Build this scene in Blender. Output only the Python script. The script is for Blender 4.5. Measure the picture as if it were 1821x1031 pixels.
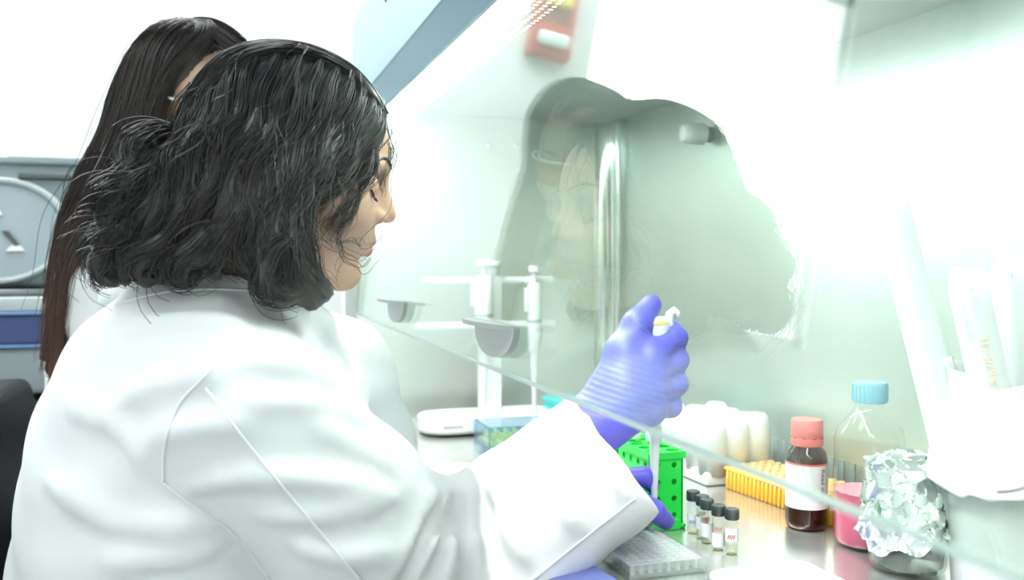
import bpy, bmesh, math, random
import numpy as np
from mathutils import Vector, Matrix, Quaternion

for _o in list(bpy.data.objects):
    bpy.data.objects.remove(_o, do_unlink=True)
SC = bpy.context.scene
COL = SC.collection
PI = math.pi

# ------------------------------------------------------------------ camera
FPX = 1600.0
TH = math.atan(50.5 / FPX)
YAW = math.atan(512.5 / FPX * math.cos(TH))
F_ = np.array([math.sin(YAW) * math.cos(TH), math.cos(YAW) * math.cos(TH), -math.sin(TH)])
R_ = np.array([math.cos(YAW), -math.sin(YAW), 0.0])
U_ = np.cross(R_, F_)
C_ = np.array([-0.242, 0.0, 0.31])
cam_d = bpy.data.cameras.new('camera')
cam = bpy.data.objects.new('camera', cam_d)
COL.objects.link(cam)
cam_d.sensor_width = 36.0
cam_d.lens = FPX / 1821.0 * 36.0
cam_d.clip_start = 0.02
cam_d.dof.use_dof = True
cam_d.dof.focus_distance = 0.93
cam_d.dof.aperture_fstop = 5.0
M = Matrix.Identity(4)
for r in range(3):
    M[r][0] = R_[r]; M[r][1] = U_[r]; M[r][2] = -F_[r]; M[r][3] = C_[r]
cam.matrix_world = M
SC.camera = cam

def ray(x, y): return F_ + R_ * (x - 910.5) / FPX - U_ * (y - 515.5) / FPX
def at(x, y, d): return C_ + ray(x, y) * d                       # point at a depth along the view axis
def atY(x, y, Y): r = ray(x, y); return C_ + r * ((Y - C_[1]) / r[1])
def atZ(x, y, Z): r = ray(x, y); return C_ + r * ((Z - C_[2]) / r[2])

# ------------------------------------------------------------------ world, exposure, lights
w = bpy.data.worlds.new('world'); SC.world = w; w.use_nodes = True
w.node_tree.nodes['Background'].inputs[0].default_value = (0.93, 0.97, 1.0, 1)
w.node_tree.nodes['Background'].inputs[1].default_value = 14.0
SC.view_settings.view_transform = 'Standard'
SC.view_settings.look = 'None'
SC.view_settings.exposure = 0.0
SC.view_settings.gamma = 1.0
SC.view_settings.use_curve_mapping = False
SC.cycles.use_denoising = True
SC.cycles.use_adaptive_sampling = True
SC.cycles.adaptive_threshold = 0.02
SC.cycles.max_bounces = 10
SC.cycles.diffuse_bounces = 5
SC.cycles.glossy_bounces = 5
SC.cycles.transmission_bounces = 8
SC.cycles.transparent_max_bounces = 24
SC.cycles.caustics_reflective = False
SC.cycles.caustics_refractive = False
PANEL_STRENGTH = 9.5
LAMP_STRENGTH = 80.0

# ------------------------------------------------------------------ materials
MATS = {}
def mat(name, col, rough=0.5, metal=0.0, spec=0.5, emit=None, strength=0.0, noise=None, bump=None, coat=0.0, sheen=0.0, sss=0.0, alpha=None):
    if name in MATS: return MATS[name]
    m = bpy.data.materials.new(name); m.use_nodes = True
    nt = m.node_tree; b = nt.nodes['Principled BSDF']
    b.inputs['Base Color'].default_value = (*col, 1)
    b.inputs['Roughness'].default_value = rough
    b.inputs['Metallic'].default_value = metal
    b.inputs['Specular IOR Level'].default_value = spec
    b.inputs['Coat Weight'].default_value = coat
    b.inputs['Sheen Weight'].default_value = sheen
    if sss:
        b.inputs['Subsurface Weight'].default_value = sss
        b.inputs['Subsurface Radius'].default_value = (1.0, 0.4, 0.2)
        b.inputs['Subsurface Scale'].default_value = 0.008
    if emit:
        b.inputs['Emission Color'].default_value = (*emit, 1)
        b.inputs['Emission Strength'].default_value = strength
    if alpha is not None: b.inputs['Alpha'].default_value = alpha
    tc = nt.nodes.new('ShaderNodeTexCoord')
    if noise:                                                    # (scale xyz, second colour, contrast lo, hi)
        mp = nt.nodes.new('ShaderNodeMapping'); mp.inputs['Scale'].default_value = noise[0]
        nz = nt.nodes.new('ShaderNodeTexNoise'); nz.inputs['Scale'].default_value = 1.0; nz.inputs['Detail'].default_value = 4
        rp = nt.nodes.new('ShaderNodeValToRGB')
        rp.color_ramp.elements[0].position = noise[2]; rp.color_ramp.elements[1].position = noise[3]
        rp.color_ramp.elements[0].color = (*col, 1); rp.color_ramp.elements[1].color = (*noise[1], 1)
        nt.links.new(tc.outputs['Object'], mp.inputs[0]); nt.links.new(mp.outputs[0], nz.inputs['Vector'])
        nt.links.new(nz.outputs['Fac'], rp.inputs[0]); nt.links.new(rp.outputs[0], b.inputs['Base Color'])
    if bump:                                                     # (scale xyz, strength, distance)
        mp = nt.nodes.new('ShaderNodeMapping'); mp.inputs['Scale'].default_value = bump[0]
        nz = nt.nodes.new('ShaderNodeTexNoise'); nz.inputs['Scale'].default_value = 1.0; nz.inputs['Detail'].default_value = 3
        bp = nt.nodes.new('ShaderNodeBump'); bp.inputs['Strength'].default_value = bump[1]; bp.inputs['Distance'].default_value = bump[2]
        nt.links.new(tc.outputs['Object'], mp.inputs[0]); nt.links.new(mp.outputs[0], nz.inputs['Vector'])
        nt.links.new(nz.outputs['Fac'], bp.inputs['Height']); nt.links.new(bp.outputs[0], b.inputs['Normal'])
    MATS[name] = m
    return m

def glass(name, tint, ior=1.5, rough=0.0, milk=0.0, milkcol=(0.95, 0.98, 0.97)):
    """thin clear sheet: tinted transparency, Fresnel mirror, optional milky haze"""
    m = bpy.data.materials.new(name); m.use_nodes = True
    nt = m.node_tree; nt.nodes.clear()
    out = nt.nodes.new('ShaderNodeOutputMaterial')
    tr = nt.nodes.new('ShaderNodeBsdfTransparent'); tr.inputs[0].default_value = (*tint, 1)
    gl = nt.nodes.new('ShaderNodeBsdfGlossy'); gl.inputs['Roughness'].default_value = rough
    gl.inputs['Color'].default_value = (0.97, 1, 0.98, 1)
    ge = nt.nodes.new('ShaderNodeNewGeometry')
    mx = nt.nodes.new('ShaderNodeMix'); mx.data_type = 'FLOAT'
    mx.inputs[2].default_value = ior; mx.inputs[3].default_value = 1.0 / ior
    fr = nt.nodes.new('ShaderNodeFresnel')
    nt.links.new(ge.outputs['Backfacing'], mx.inputs[0]); nt.links.new(mx.outputs[0], fr.inputs['IOR'])
    ms = nt.nodes.new('ShaderNodeMixShader')
    nt.links.new(fr.outputs[0], ms.inputs[0])
    if milk > 0:
        df = nt.nodes.new('ShaderNodeBsdfDiffuse'); df.inputs[0].default_value = (*milkcol, 1)
        m2 = nt.nodes.new('ShaderNodeMixShader'); m2.inputs[0].default_value = milk
        nt.links.new(tr.outputs[0], m2.inputs[1]); nt.links.new(df.outputs[0], m2.inputs[2])
        nt.links.new(m2.outputs[0], ms.inputs[1])
    else:
        nt.links.new(tr.outputs[0], ms.inputs[1])
    nt.links.new(gl.outputs[0], ms.inputs[2]); nt.links.new(ms.outputs[0], out.inputs[0])
    MATS[name] = m
    return m

WALL = mat('wall_paint', (0.90, 0.92, 0.92), 0.7, bump=((60, 60, 60), 0.05, 0.001))
CEIL = mat('ceiling_paint', (0.92, 0.93, 0.93), 0.8)
FLOORM = mat('vinyl_floor', (0.62, 0.66, 0.66), 0.35, noise=((9, 9, 9), (0.70, 0.73, 0.73), 0.4, 0.6))
STEEL = mat('brushed_steel', (0.66, 0.69, 0.64), 0.32, 0.75, noise=((3, 3, 0.25), (0.76, 0.78, 0.73), 0.35, 0.65), bump=((420, 420, 3), 0.05, 0.0004))
STEELTOP = mat('worktop_steel', (0.66, 0.68, 0.65), 0.23, 0.8, noise=((6, 40, 6), (0.72, 0.74, 0.70), 0.3, 0.7), bump=((8, 500, 8), 0.04, 0.0003))
HEADER = mat('header_enamel', (0.18, 0.35, 0.46), 0.35)
HEADLIP = mat('header_lip_enamel', (0.27, 0.43, 0.52), 0.35)
SASH = glass('sash_glass', (0.92, 0.975, 0.94), 1.66)
GEDGE = mat('glass_edge', (0.50, 0.60, 0.57), 0.2)
CLEAR = glass('clear_plastic', (0.95, 0.97, 0.97), 1.45)
CLEARG = glass('clear_vial_glass', (0.93, 0.95, 0.94), 1.5)
BLUEC = glass('blue_clear_plastic', (0.70, 0.84, 0.92), 1.45, milk=0.12, milkcol=(0.70, 0.84, 0.93))
MILKY = glass('milky_plastic', (0.97, 0.98, 0.98), 1.45, milk=0.75)
SLEEVE = glass('sleeve_film', (0.97, 0.98, 0.98), 1.4, milk=0.45, rough=0.1)
WHITEP = mat('white_plastic', (0.93, 0.94, 0.93), 0.35)
WHITEPAPER = mat('white_paper', (0.94, 0.94, 0.93), 0.7)
BLACKP = mat('black_plastic', (0.035, 0.045, 0.045), 0.35)
DARKR = mat('dark_recess', (0.10, 0.12, 0.12), 0.6)
SLOTM = mat('slot_shade', (0.30, 0.33, 0.32), 0.6)
GREYP = mat('grey_plastic', (0.42, 0.44, 0.44), 0.35)
GREEN = mat('green_plastic', (0.02, 0.80, 0.08), 0.4, sss=0.0)
GREENL = mat('green_cap_plastic', (0.03, 0.72, 0.10), 0.35)
ORANGE = mat('orange_plastic', (0.98, 0.55, 0.07), 0.35)
YELLOWP = mat('yellow_plastic', (0.95, 0.78, 0.22), 0.4)
REDCAP = mat('red_cap_plastic', (0.80, 0.16, 0.14), 0.4)
AMBER = glass('amber_glass', (0.42, 0.19, 0.08), 1.5, milk=0.10, milkcol=(0.10, 0.05, 0.03))
BROWNLIQ = mat('brown_liquid', (0.16, 0.035, 0.01), 0.2)
PINKLIQ = mat('pink_liquid', (0.86, 0.16, 0.27), 0.15)
BLUECAP = mat('blue_cap_plastic', (0.22, 0.47, 0.58), 0.4)
FOIL = mat('crumpled_foil', (0.86, 0.90, 0.88), 0.22, 0.9)
INK = mat('black_ink', (0.05, 0.05, 0.06), 0.6)
INKR = mat('red_ink', (0.60, 0.08, 0.10), 0.6)
INKO = mat('orange_ink', (0.95, 0.58, 0.38), 0.6)
INKG = mat('grey_ink', (0.45, 0.52, 0.50), 0.6)
TEALP = mat('teal_plastic', (0.10, 0.66, 0.66), 0.4)
ALARMR = mat('alarm_red_plastic', (0.62, 0.05, 0.04), 0.4)
CENTG = mat('centrifuge_grey', (0.25, 0.31, 0.32), 0.4)
CENTL = mat('centrifuge_light_grey', (0.40, 0.46, 0.47), 0.4)
CENTW = mat('centrifuge_white', (0.58, 0.62, 0.62), 0.4)
CENTB = mat('centrifuge_blue', (0.06, 0.09, 0.24), 0.35)
CENTS = mat('centrifuge_light_blue', (0.20, 0.34, 0.62), 0.35)
BENCHM = mat('bench_resin', (0.03, 0.04, 0.045), 0.3)
LAMINATE = mat('bench_laminate', (0.72, 0.75, 0.76), 0.45)
BLACKV = mat('black_vinyl', (0.006, 0.007, 0.007), 0.55, spec=0.12)
CHROME = mat('chrome', (0.7, 0.72, 0.72), 0.15, 1.0)
PANELM = mat('light_panel_lens', (1, 1, 1), 0.6, emit=(0.97, 1.0, 1.0), strength=PANEL_STRENGTH)
LAMPM = mat('lamp_lens', (1, 1, 1), 0.6, emit=(0.97, 1.0, 0.98), strength=LAMP_STRENGTH)

# ------------------------------------------------------------------ mesh helpers
def link(name, me, m=None, parent=None, smooth=False):
    o = bpy.data.objects.new(name, me); COL.objects.link(o)
    if m and not me.materials: me.materials.append(m)
    if parent is not None: o.parent = parent
    if smooth:
        me.polygons.foreach_set('use_smooth', [True] * len(me.polygons))
    return o
def obj(name, bm, m, parent=None, smooth=False, angle=None):
    me = bpy.data.meshes.new(name)
    bmesh.ops.recalc_face_normals(bm, faces=bm.faces)
    bm.to_mesh(me); bm.free()
    o = link(name, me, m, parent, smooth or angle is not None)
    if angle is not None:
        me.set_sharp_from_angle(angle=math.radians(angle))
    return o
def empty(name, loc=(0, 0, 0), rz=0.0):
    o = bpy.data.objects.new(name, None); COL.objects.link(o)
    o.empty_display_size = 0.05; o.location = loc; o.rotation_euler = (0, 0, rz)
    return o
def tag(o, label=None, cat=None, group=None, kind=None):
    if label: o['label'] = label
    if cat: o['category'] = cat
    if group: o['group'] = group
    if kind: o['kind'] = kind
    return o
def struct(o): o['kind'] = 'structure'; return o
def B(): return bmesh.new()
def box(bm, lo, hi, bev=0.0, seg=2, mtx=None):
    r = bmesh.ops.create_cube(bm, size=1.0)
    vs = r['verts']
    for v in vs:
        v.co = Vector([lo[i] + (v.co[i] + 0.5) * (hi[i] - lo[i]) for i in range(3)])
    if bev > 0:
        es = list({e for v in vs for e in v.link_edges})
        rr = bmesh.ops.bevel(bm, geom=es, offset=bev, segments=seg, profile=0.6, affect='EDGES')
        vs = list({v for f in rr['faces'] for v in f.verts} | {v for v in vs if v.is_valid})
    if mtx is not None:
        bmesh.ops.transform(bm, matrix=mtx, verts=[v for v in vs if v.is_valid])
    return bm
def lathe(bm, prof, n=24, mtx=None, cap0=True, cap1=True):
    """profile [(r, z)...] about Z"""
    rings = []
    for r, z in prof:
        rings.append([bm.verts.new((r * math.cos(2 * PI * k / n), r * math.sin(2 * PI * k / n), z)) for k in range(n)])
    for a, b in zip(rings, rings[1:]):
        for k in range(n):
            bm.faces.new((a[k], a[(k + 1) % n], b[(k + 1) % n], b[k]))
    if cap0: bm.faces.new(rings[0][::-1])
    if cap1: bm.faces.new(rings[-1])
    if mtx is not None: bmesh.ops.transform(bm, matrix=mtx, verts=[v for rg in rings for v in rg])
    return bm
def axis_m(a, b):
    a, b = Vector(a), Vector(b); q = Vector((0, 0, 1)).rotation_difference(b - a)
    return Matrix.Translation(a) @ q.to_matrix().to_4x4()
def rod(bm, a, b, r0, r1=None, n=12):
    L = (Vector(b) - Vector(a)).length
    return lathe(bm, [(r0, 0), (r0 if r1 is None else r1, L)], n, axis_m(a, b))
def tube_path(bm, pts, r, n=8):
    pts = [Vector(p) for p in pts]; rings = []
    for i, p in enumerate(pts):
        d = (pts[min(i + 1, len(pts) - 1)] - pts[max(i - 1, 0)]).normalized()
        s = d.orthogonal().normalized() if i == 0 else (s - d * s.dot(d)).normalized()
        t = d.cross(s); rr = r[i] if isinstance(r, (list, tuple)) else r
        rings.append([bm.verts.new(p + (s * math.cos(2 * PI * k / n) + t * math.sin(2 * PI * k / n)) * rr) for k in range(n)])
    for a, b in zip(rings, rings[1:]):
        for k in range(n): bm.faces.new((a[k], a[(k + 1) % n], b[(k + 1) % n], b[k]))
    bm.faces.new(rings[0][::-1]); bm.faces.new(rings[-1])
    return bm
def prism(bm, poly, z0, z1, mtx=None):
    """closed 2-D outline extruded along z"""
    a = [bm.verts.new((x, y, z0)) for x, y in poly]; b = [bm.verts.new((x, y, z1)) for x, y in poly]
    n = len(poly)
    for k in range(n): bm.faces.new((a[k], a[(k + 1) % n], b[(k + 1) % n], b[k]))
    bm.faces.new(a[::-1]); bm.faces.new(b)
    if mtx is not None: bmesh.ops.transform(bm, matrix=mtx, verts=a + b)
    return bm
def rrect(w, h, r, n=5):
    pts = []
    for cx, cy, a0 in ((w / 2 - r, h / 2 - r, 0), (-w / 2 + r, h / 2 - r, 90), (-w / 2 + r, -h / 2 + r, 180), (w / 2 - r, -h / 2 + r, 270)):
        for k in range(n + 1):
            t = math.radians(a0 + 90 * k / n); pts.append((cx + r * math.cos(t), cy + r * math.sin(t)))
    return pts
def holed(bm, w, h, nx, ny, r, t, mtx, seg=8):
    """plate w x h in local XY (corner at origin), thickness t, nx*ny round holes"""
    start = list(bm.verts)
    dx, dy = w / nx, h / ny
    cache = {}
    def V(x, y, z):
        k = (round(x, 6), round(y, 6), round(z, 6))
        if k not in cache: cache[k] = bm.verts.new((x, y, z))
        return cache[k]
    for i in range(nx):
        for j in range(ny):
            cx, cy = (i + .5) * dx, (j + .5) * dy
            outer = [(1, 0), (1, 1), (0, 1), (-1, 1), (-1, 0), (-1, -1), (0, -1), (1, -1)]
            for z, flip in ((0, True), (t, False)):
                O = [V(cx + a * dx / 2, cy + b * dy / 2, z) for a, b in outer]
                I = [V(cx + r * math.cos(k * PI / 4), cy + r * math.sin(k * PI / 4), z) for k in range(8)]
                for k in range(8):
                    q = (O[k], O[(k + 1) % 8], I[(k + 1) % 8], I[k])
                    bm.faces.new(q if not flip else q[::-1])
            for k in range(8):
                c0 = (cx + r * math.cos(k * PI / 4), cy + r * math.sin(k * PI / 4)); c1 = (cx + r * math.cos((k + 1) * PI / 4), cy + r * math.sin((k + 1) * PI / 4))
                bm.faces.new((V(*c0, 0), V(*c1, 0), V(*c1, t), V(*c0, t)))
    nb = [v for v in cache.values()]
    # outer rim
    for i in range(nx * 2):
        for y, s in ((0, 1), (h, -1)):
            x0, x1 = i * dx / 2, (i + 1) * dx / 2
            bm.faces.new((V(x0, y, 0), V(x1, y, 0), V(x1, y, t), V(x0, y, t)))
    for j in range(ny * 2):
        for x in (0, w):
            y0, y1 = j * dy / 2, (j + 1) * dy / 2
            bm.faces.new((V(x, y0, 0), V(x, y1, 0), V(x, y1, t), V(x, y0, t)))
    bmesh.ops.transform(bm, matrix=mtx, verts=list(cache.values()))
    return bm
def copy_tree(o, parent=None):
    c = o.copy(); COL.objects.link(c); c.parent = parent
    for ch in [x for x in o.children]:
        copy_tree(ch, c)
    return c
def text_mesh(name, s, size, m, parent, mtx, extrude=0.0002, spacing=1.0):
    cu = bpy.data.curves.new(name, 'FONT'); cu.body = s; cu.size = size; cu.extrude = extrude; cu.space_character = spacing
    cu.align_x = 'CENTER'; cu.align_y = 'CENTER'
    tmp = bpy.data.objects.new(name, cu); COL.objects.link(tmp)
    dg = bpy.context.evaluated_depsgraph_get(); me = bpy.data.meshes.new_from_object(tmp.evaluated_get(dg))
    bpy.data.objects.remove(tmp, do_unlink=True)
    me.materials.clear()
    o = link(name, me, m, parent); o.matrix_local = mtx
    return o
# ------------------------------------------------------------------ room
FZ, CZ = -0.76, 1.78
XL, XR, YB, YF = -2.4, 1.7, -2.2, 2.9
bm = B(); box(bm, (XL - .1, YB - .1, FZ - .1), (XR + .1, YF + .1, FZ)); struct(obj('floor', bm, FLOORM))
bm = B(); box(bm, (XL - .1, YB - .1, CZ), (XR + .1, YF + .1, CZ + .1)); struct(obj('ceiling', bm, CEIL))
bm = B(); box(bm, (XL - .1, YB - .1, FZ), (XL, YF + .1, CZ)); struct(obj('wall_left', bm, WALL))
bm = B(); box(bm, (XR, YB - .1, FZ), (XR + .1, YF + .1, CZ)); struct(obj('wall_right', bm, WALL))
bm = B(); box(bm, (XL, YB - .1, FZ), (XR, YB, CZ)); struct(obj('wall_back', bm, WALL))
WX0, WX1, WZ0, WZ1 = -1.86, -0.80, 0.30, 1.66
bm = B()
box(bm, (XL, YF, FZ), (WX0, YF + .1, CZ)); box(bm, (WX1, YF, FZ), (XR, YF + .1, CZ))
box(bm, (WX0, YF, FZ), (WX1, YF + .1, WZ0)); box(bm, (WX0, YF, WZ1), (WX1, YF + .1, CZ))
struct(obj('wall_far', bm, WALL))
win = struct(empty('window_1', ((WX0 + WX1) / 2, YF + .05, WZ0)))
bm = B()
for a, b in (((WX0, WZ0), (WX0 + .035, WZ1)), ((WX1 - .035, WZ0), (WX1, WZ1)), ((WX0, WZ0), (WX1, WZ0 + .035)), ((WX0, WZ1 - .035), (WX1, WZ1))):
    box(bm, (a[0], YF + .03, a[1]), (b[0], YF + .08, b[1]))
o = obj('window_frame', bm, WHITEP, win); o.matrix_parent_inverse = Matrix.Translation(-win.location)
bm = B(); box(bm, (WX0 + .035, YF + .05, WZ0 + .035), (WX1 - .035, YF + .056, WZ1 - .035))
o = obj('window_pane', bm, glass('window_glass', (0.97, 0.99, 0.98), 1.5), win); o.matrix_parent_inverse = Matrix.Translation(-win.location)
bm = B(); box(bm, (XL, YF - .015, FZ), (XR, YF, FZ + .09)); struct(obj('baseboard_far', bm, WHITEP))
# unseen ceiling lights, added to light the room and whiten the far wall
for k, (px, py, where) in enumerate(((-1.2, 2.0, 'above the grey centrifuge bench by the far wall'), (-1.2, 0.5, 'above the space behind the two women'),
                                     (-1.2, -1.2, 'at the near end of the room'), (0.35, 2.45, 'between the cabinet end and the far wall'), (-0.40, 2.50, 'above the wall beside the red fire alarm'))):
    t = tag(empty('added_ceiling_light', (px, py, CZ)), 'unseen square flat white ceiling light panel added ' + where, 'light', 'added ceiling light panels')
    bm = B()
    for lo, hi in (((-.32, -.32), (-.3, .32)), ((.3, -.32), (.32, .32)), ((-.3, -.32), (.3, -.3)), ((-.3, .3), (.3, .32))):
        box(bm, (*lo, -.02), (*hi, 0))
    obj('light_frame', bm, WHITEP, t)
    bm = B(); box(bm, (-.3, -.3, -.012), (.3, .3, -.004)); obj('diffuser', bm, PANELM, t)
# fire alarm strobe on the far wall (seen mirrored in the sash)
al = tag(empty('fire_alarm', (-0.655, YF, 1.14)), 'red fire alarm strobe with yellow and clear lenses on the white wall', 'alarm')
bm = B(); box(bm, (-.075, -.05, -.02), (.075, 0, .25), .012, 3); obj('alarm_body', bm, ALARMR, al, angle=40)
bm = B(); box(bm, (-.05, -.075, .15), (.05, -.05, .21), .012, 3); obj('yellow_lens', bm, mat('yellow_lens', (.95, .72, .05), .2), al, angle=40)
bm = B(); box(bm, (-.055, -.08, .015), (.055, -.05, .06), .014, 3); obj('clear_lens', bm, mat('white_lens', (.9, .93, .9), .15), al, angle=40)
for zz in (.10, .115, .13):
    bm = B(); box(bm, (-.05, -.054, zz), (.05, -.05, zz + .006)); obj('sounder_slot', bm, mat('alarm_dark', (.25, .02, .02), .5), al)

# ------------------------------------------------------------------ biosafety cabinet
Y0, Y1, XB, ZT = -0.12, 1.75, 0.54, 0.60
SH, ST = 0.21, math.radians(5.0)                                   # sash lower edge height, backward tilt
def sx(z): return (z - SH) * math.tan(ST)                            # sash x at height z
cab = tag(empty('biosafety_cabinet', (0.25, 0.8, FZ)), 'stainless steel safety cabinet with pale blue header and slanted glass sash', 'cabinet')
INV = Matrix.Translation(-cab.location)
def cpart(name, bm, m, angle=None):
    o = obj(name, bm, m, cab, angle=angle); o.matrix_parent_inverse = INV
    return o
bm = B(); box(bm, (-.012, Y0, -.02), (XB, Y1, 0)); cpart('worktop', bm, STEELTOP)
bm = B(); box(bm, (-.10, Y0, -.03), (-.012, Y1, -.004), .006, 2); cpart('front_armrest', bm, STEEL, 40)
for k in range(44):
    yy = Y0 + .03 + k * .0415
    if k == 0:
        bm = B(); box(bm, (-.035, -.014, -.0005), (.035, .014, .0006)); s0 = cpart('intake_slot', bm, DARKR); s0.location = (-.055, yy, -.004)
    else:
        s = s0.copy(); COL.objects.link(s); s.location = (-.055, yy, -.004)
bm = B(); box(bm, (.012, Y0, 0), (.0145, Y1, .0012)); cpart('worktop_seam', bm, mat('seam_dark', (.35, .37, .35), .4, .5))
side = [(-.012, -.02), (XB + .01, -.02), (XB + .01, ZT + .02), (sx(ZT) + .004, ZT + .02), (sx(SH) + .004, SH), (-.012, SH - .03)]
for y, s in ((Y1, 1), (Y0 - .03, 1)):
    bm = B(); prism(bm, side, 0, .03, Matrix(((1, 0, 0, 0), (0, 0, 1, y), (0, 1, 0, 0), (0, 0, 0, 1)))); cpart('side_wall', bm, STEEL)
bm = B(); box(bm, (XB, Y0, -.02), (XB + .01, Y1, ZT + .02)); cpart('back_wall', bm, STEEL)
for y, sgn in ((Y1, -1), (Y0, 1)):                                  # coved vertical corners
    bm = B(); poly = [(XB, y), (XB - .04, y)]
    for k in range(7):
        t = PI / 2 * k / 6; poly.append((XB - .04 + .04 * math.sin(t), y + sgn * (.04 - .04 * math.cos(t))))
    prism(bm, poly, 0, ZT); cpart('corner_cove', bm, mat('polished_steel', (.80, .82, .78), .12, .9), 50)
# bright strip added beside the cove as the steel corner's highlight
bm = B(); rod(bm, (XB - .012, Y1 - .055, 0), (XB - .012, Y1 - .055, ZT), .006, n=12); cpart('corner_highlight_strip', bm, mat('highlight_strip_steel', (.93, .95, .92), .1, .9), 50)
bm = B(); box(bm, (.125, Y0, ZT), (XB, Y1, ZT + .02)); cpart('plenum_ceiling', bm, mat('plenum_white', (.94, .96, .95), .45))
bm = B(); holed(bm, .045, Y1 - Y0, 4, 150, .0032, .003, Matrix.Translation((.08, Y0, ZT))); cpart('perforated_strip', bm, STEEL)
bm = B(); box(bm, (.04, Y0 + .02, .60), (.079, Y1 - .02, .64), .006, 2); cpart('lamp_lens', bm, LAMPM, 40)
bm = B(); box(bm, (.035, Y0, .641), (XB, Y1, .66)); cpart('plenum_top', bm, WHITEP)
# header: vertical pale face, dark lip below
bm = B(); box(bm, (0.0, Y0 - .03, .612), (.034, Y1 + .03, .775), .004, 2); cpart('header_panel', bm, HEADER, 40)
bm = B(); prism(bm, [(.004, .612), (.036, .612), (.036, .585), (.030, .585)], 0, Y1 - Y0 + .06, Matrix(((1, 0, 0, 0), (0, 0, 1, Y0 - .03), (0, 1, 0, 0), (0, 0, 0, 1)))); cpart('header_lip', bm, HEADLIP)
bm = B(); prism(bm, [(.034, .66), (XB + .01, .66), (XB + .01, .97), (.20, .97), (.034, .775)], 0, Y1 - Y0 + .06, Matrix(((1, 0, 0, 0), (0, 0, 1, Y0 - .03), (0, 1, 0, 0), (0, 0, 0, 1)))); cpart('fan_housing', bm, mat('cabinet_enamel', (.86, .90, .91), .4))
bm = B(); tube_path(bm, [(-.003, 1.40, .79), (-.003, 1.405, .76), (-.004, 1.39, .73), (-.003, 1.378, .706)], .0016, 6); cpart('sensor_wire', bm, BLACKP)
# the sash
ct, st_ = math.cos(ST), math.sin(ST)
bm = B(); box(bm, (-.0025, Y0 + .004, 0), (.0025, Y1 - .004, (ZT - .005 - SH) / ct)); g = cpart('sash_glass', bm, SASH)
SM = Matrix.Translation((0, 0, SH)) @ Matrix.Rotation(ST, 4, 'Y')
g.matrix_basis = SM
bm = B(); box(bm, (-.0028, Y0 + .004, -.0022), (.0028, Y1 - .004, 0)); e = obj('sash_edge', bm, GEDGE, g)
for yc in (.79, 1.285):                                              # pull handles fixed to the pane
    bm = B()
    ang = np.linspace(0, PI, 15)
    outline = [(.062 * math.cos(t), -.030 * math.sin(t) ** .8) for t in ang]
    prism(bm, outline, -.003, .003, Matrix(((0, 0, 1, -.008), (1, 0, 0, yc), (0, 1, 0, .042), (0, 0, 0, 1))))
    outline2 = [(.062 * math.cos(t), .030 * math.sin(t)) for t in ang]
    prism(bm, outline2, 0, .004, Matrix(((0, -1, 0, -.006), (1, 0, 0, yc), (0, 0, 1, .040), (0, 0, 0, 1))))
    obj('sash_handle', bm, GREYP, g, angle=40)
# back wall fittings
bm = B(); lathe(bm, [(.0, 0), (.012, .001), (.0165, .006), (.018, .014), (.018, .040), (.015, .043)], 20, axis_m((XB - .055, 1.345, .523), (XB, 1.345, .523))); cpart('service_valve', bm, WHITEP, 40)
bm = B(); rod(bm, (XB - .014, 1.345, .523), (XB, 1.345, .523), .013); cpart('valve_stem', bm, GREYP, 40)
for i, (qx, qy) in enumerate(((870, 258), (918, 258))):
    p = atY(qx, qy, Y1)
    bm = B(); lathe(bm, [(.006, 0), (.006, .002), (.003, .004)], 12, axis_m((p[0], Y1, p[2]), (p[0], Y1 - 1, p[2]))); cpart('screw_head', bm, CHROME, 40)
for k in range(60):                                                  # return air slots at the foot of the back wall
    yy = .42 + k * .0215
    if k == 0:
        bm = B(); box(bm, (-.0015, -.0055, 0), (.001, .0055, .040)); s1 = cpart('return_slot', bm, SLOTM); s1.location = (XB, yy, .006)
    else:
        s = s1.copy(); COL.objects.link(s); s.location = (XB, yy, .006)
bm = B(); box(bm, (-.02, Y1, -.02), (.002, Y1 + .05, .60)); cpart('front_post', bm, WHITEP)
bm = B(); box(bm, (-.09, Y0 - .03, -.14), (XB + .01, Y1 + .03, -.031), .01, 2); cpart('drain_pan', bm, mat('cabinet_enamel', (.86, .90, .91), .4), 40)
for lx in (.0, .5):
    for ly in (Y0 + .02, Y1 - .07):
        bm = B(); box(bm, (lx, ly, FZ), (lx + .05, ly + .05, -.14), .004, 1); cpart('leg', bm, WHITEP, 40)

# ------------------------------------------------------------------ bench with centrifuge behind the women
bz = 0.035
bn = tag(empty('lab_bench', (-1.2, 2.2, FZ)), 'laboratory bench with black top under the grey centrifuge', 'bench')
BI = Matrix.Translation(-bn.location)
bm = B(); box(bm, (-1.95, 1.72, bz - .03), (-.42, 2.45, bz), .004, 2); o = obj('bench_top', bm, BENCHM, bn, angle=40); o.matrix_parent_inverse = BI
for k in range(3):
    x0 = -1.93 + k * .5
    bm = B(); box(bm, (x0, 1.78, FZ + .08), (x0 + .49, 2.42, bz - .03)); o = obj('cabinet_body', bm, LAMINATE, bn); o.matrix_parent_inverse = BI
    bm = B(); box(bm, (x0 + .01, 1.76, FZ + .1), (x0 + .48, 1.78, bz - .05), .004, 1); o2 = obj('door', bm, LAMINATE, bn, angle=40); o2.matrix_parent_inverse = BI
    bm = B(); rod(bm, (x0 + .42, 1.745, -.2), (x0 + .42, 1.745, -.08), .006); o3 = obj('handle', bm, CHROME, o2, angle=40)
cf = tag(empty('centrifuge', (-.76, 1.98, bz)), 'grey bench centrifuge with blue front band and raised round-welled lid', 'centrifuge')
def cfp(name, bm, m, angle=40, par=None): return obj(name, bm, m, par if par is not None else cf, angle=angle)
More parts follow.
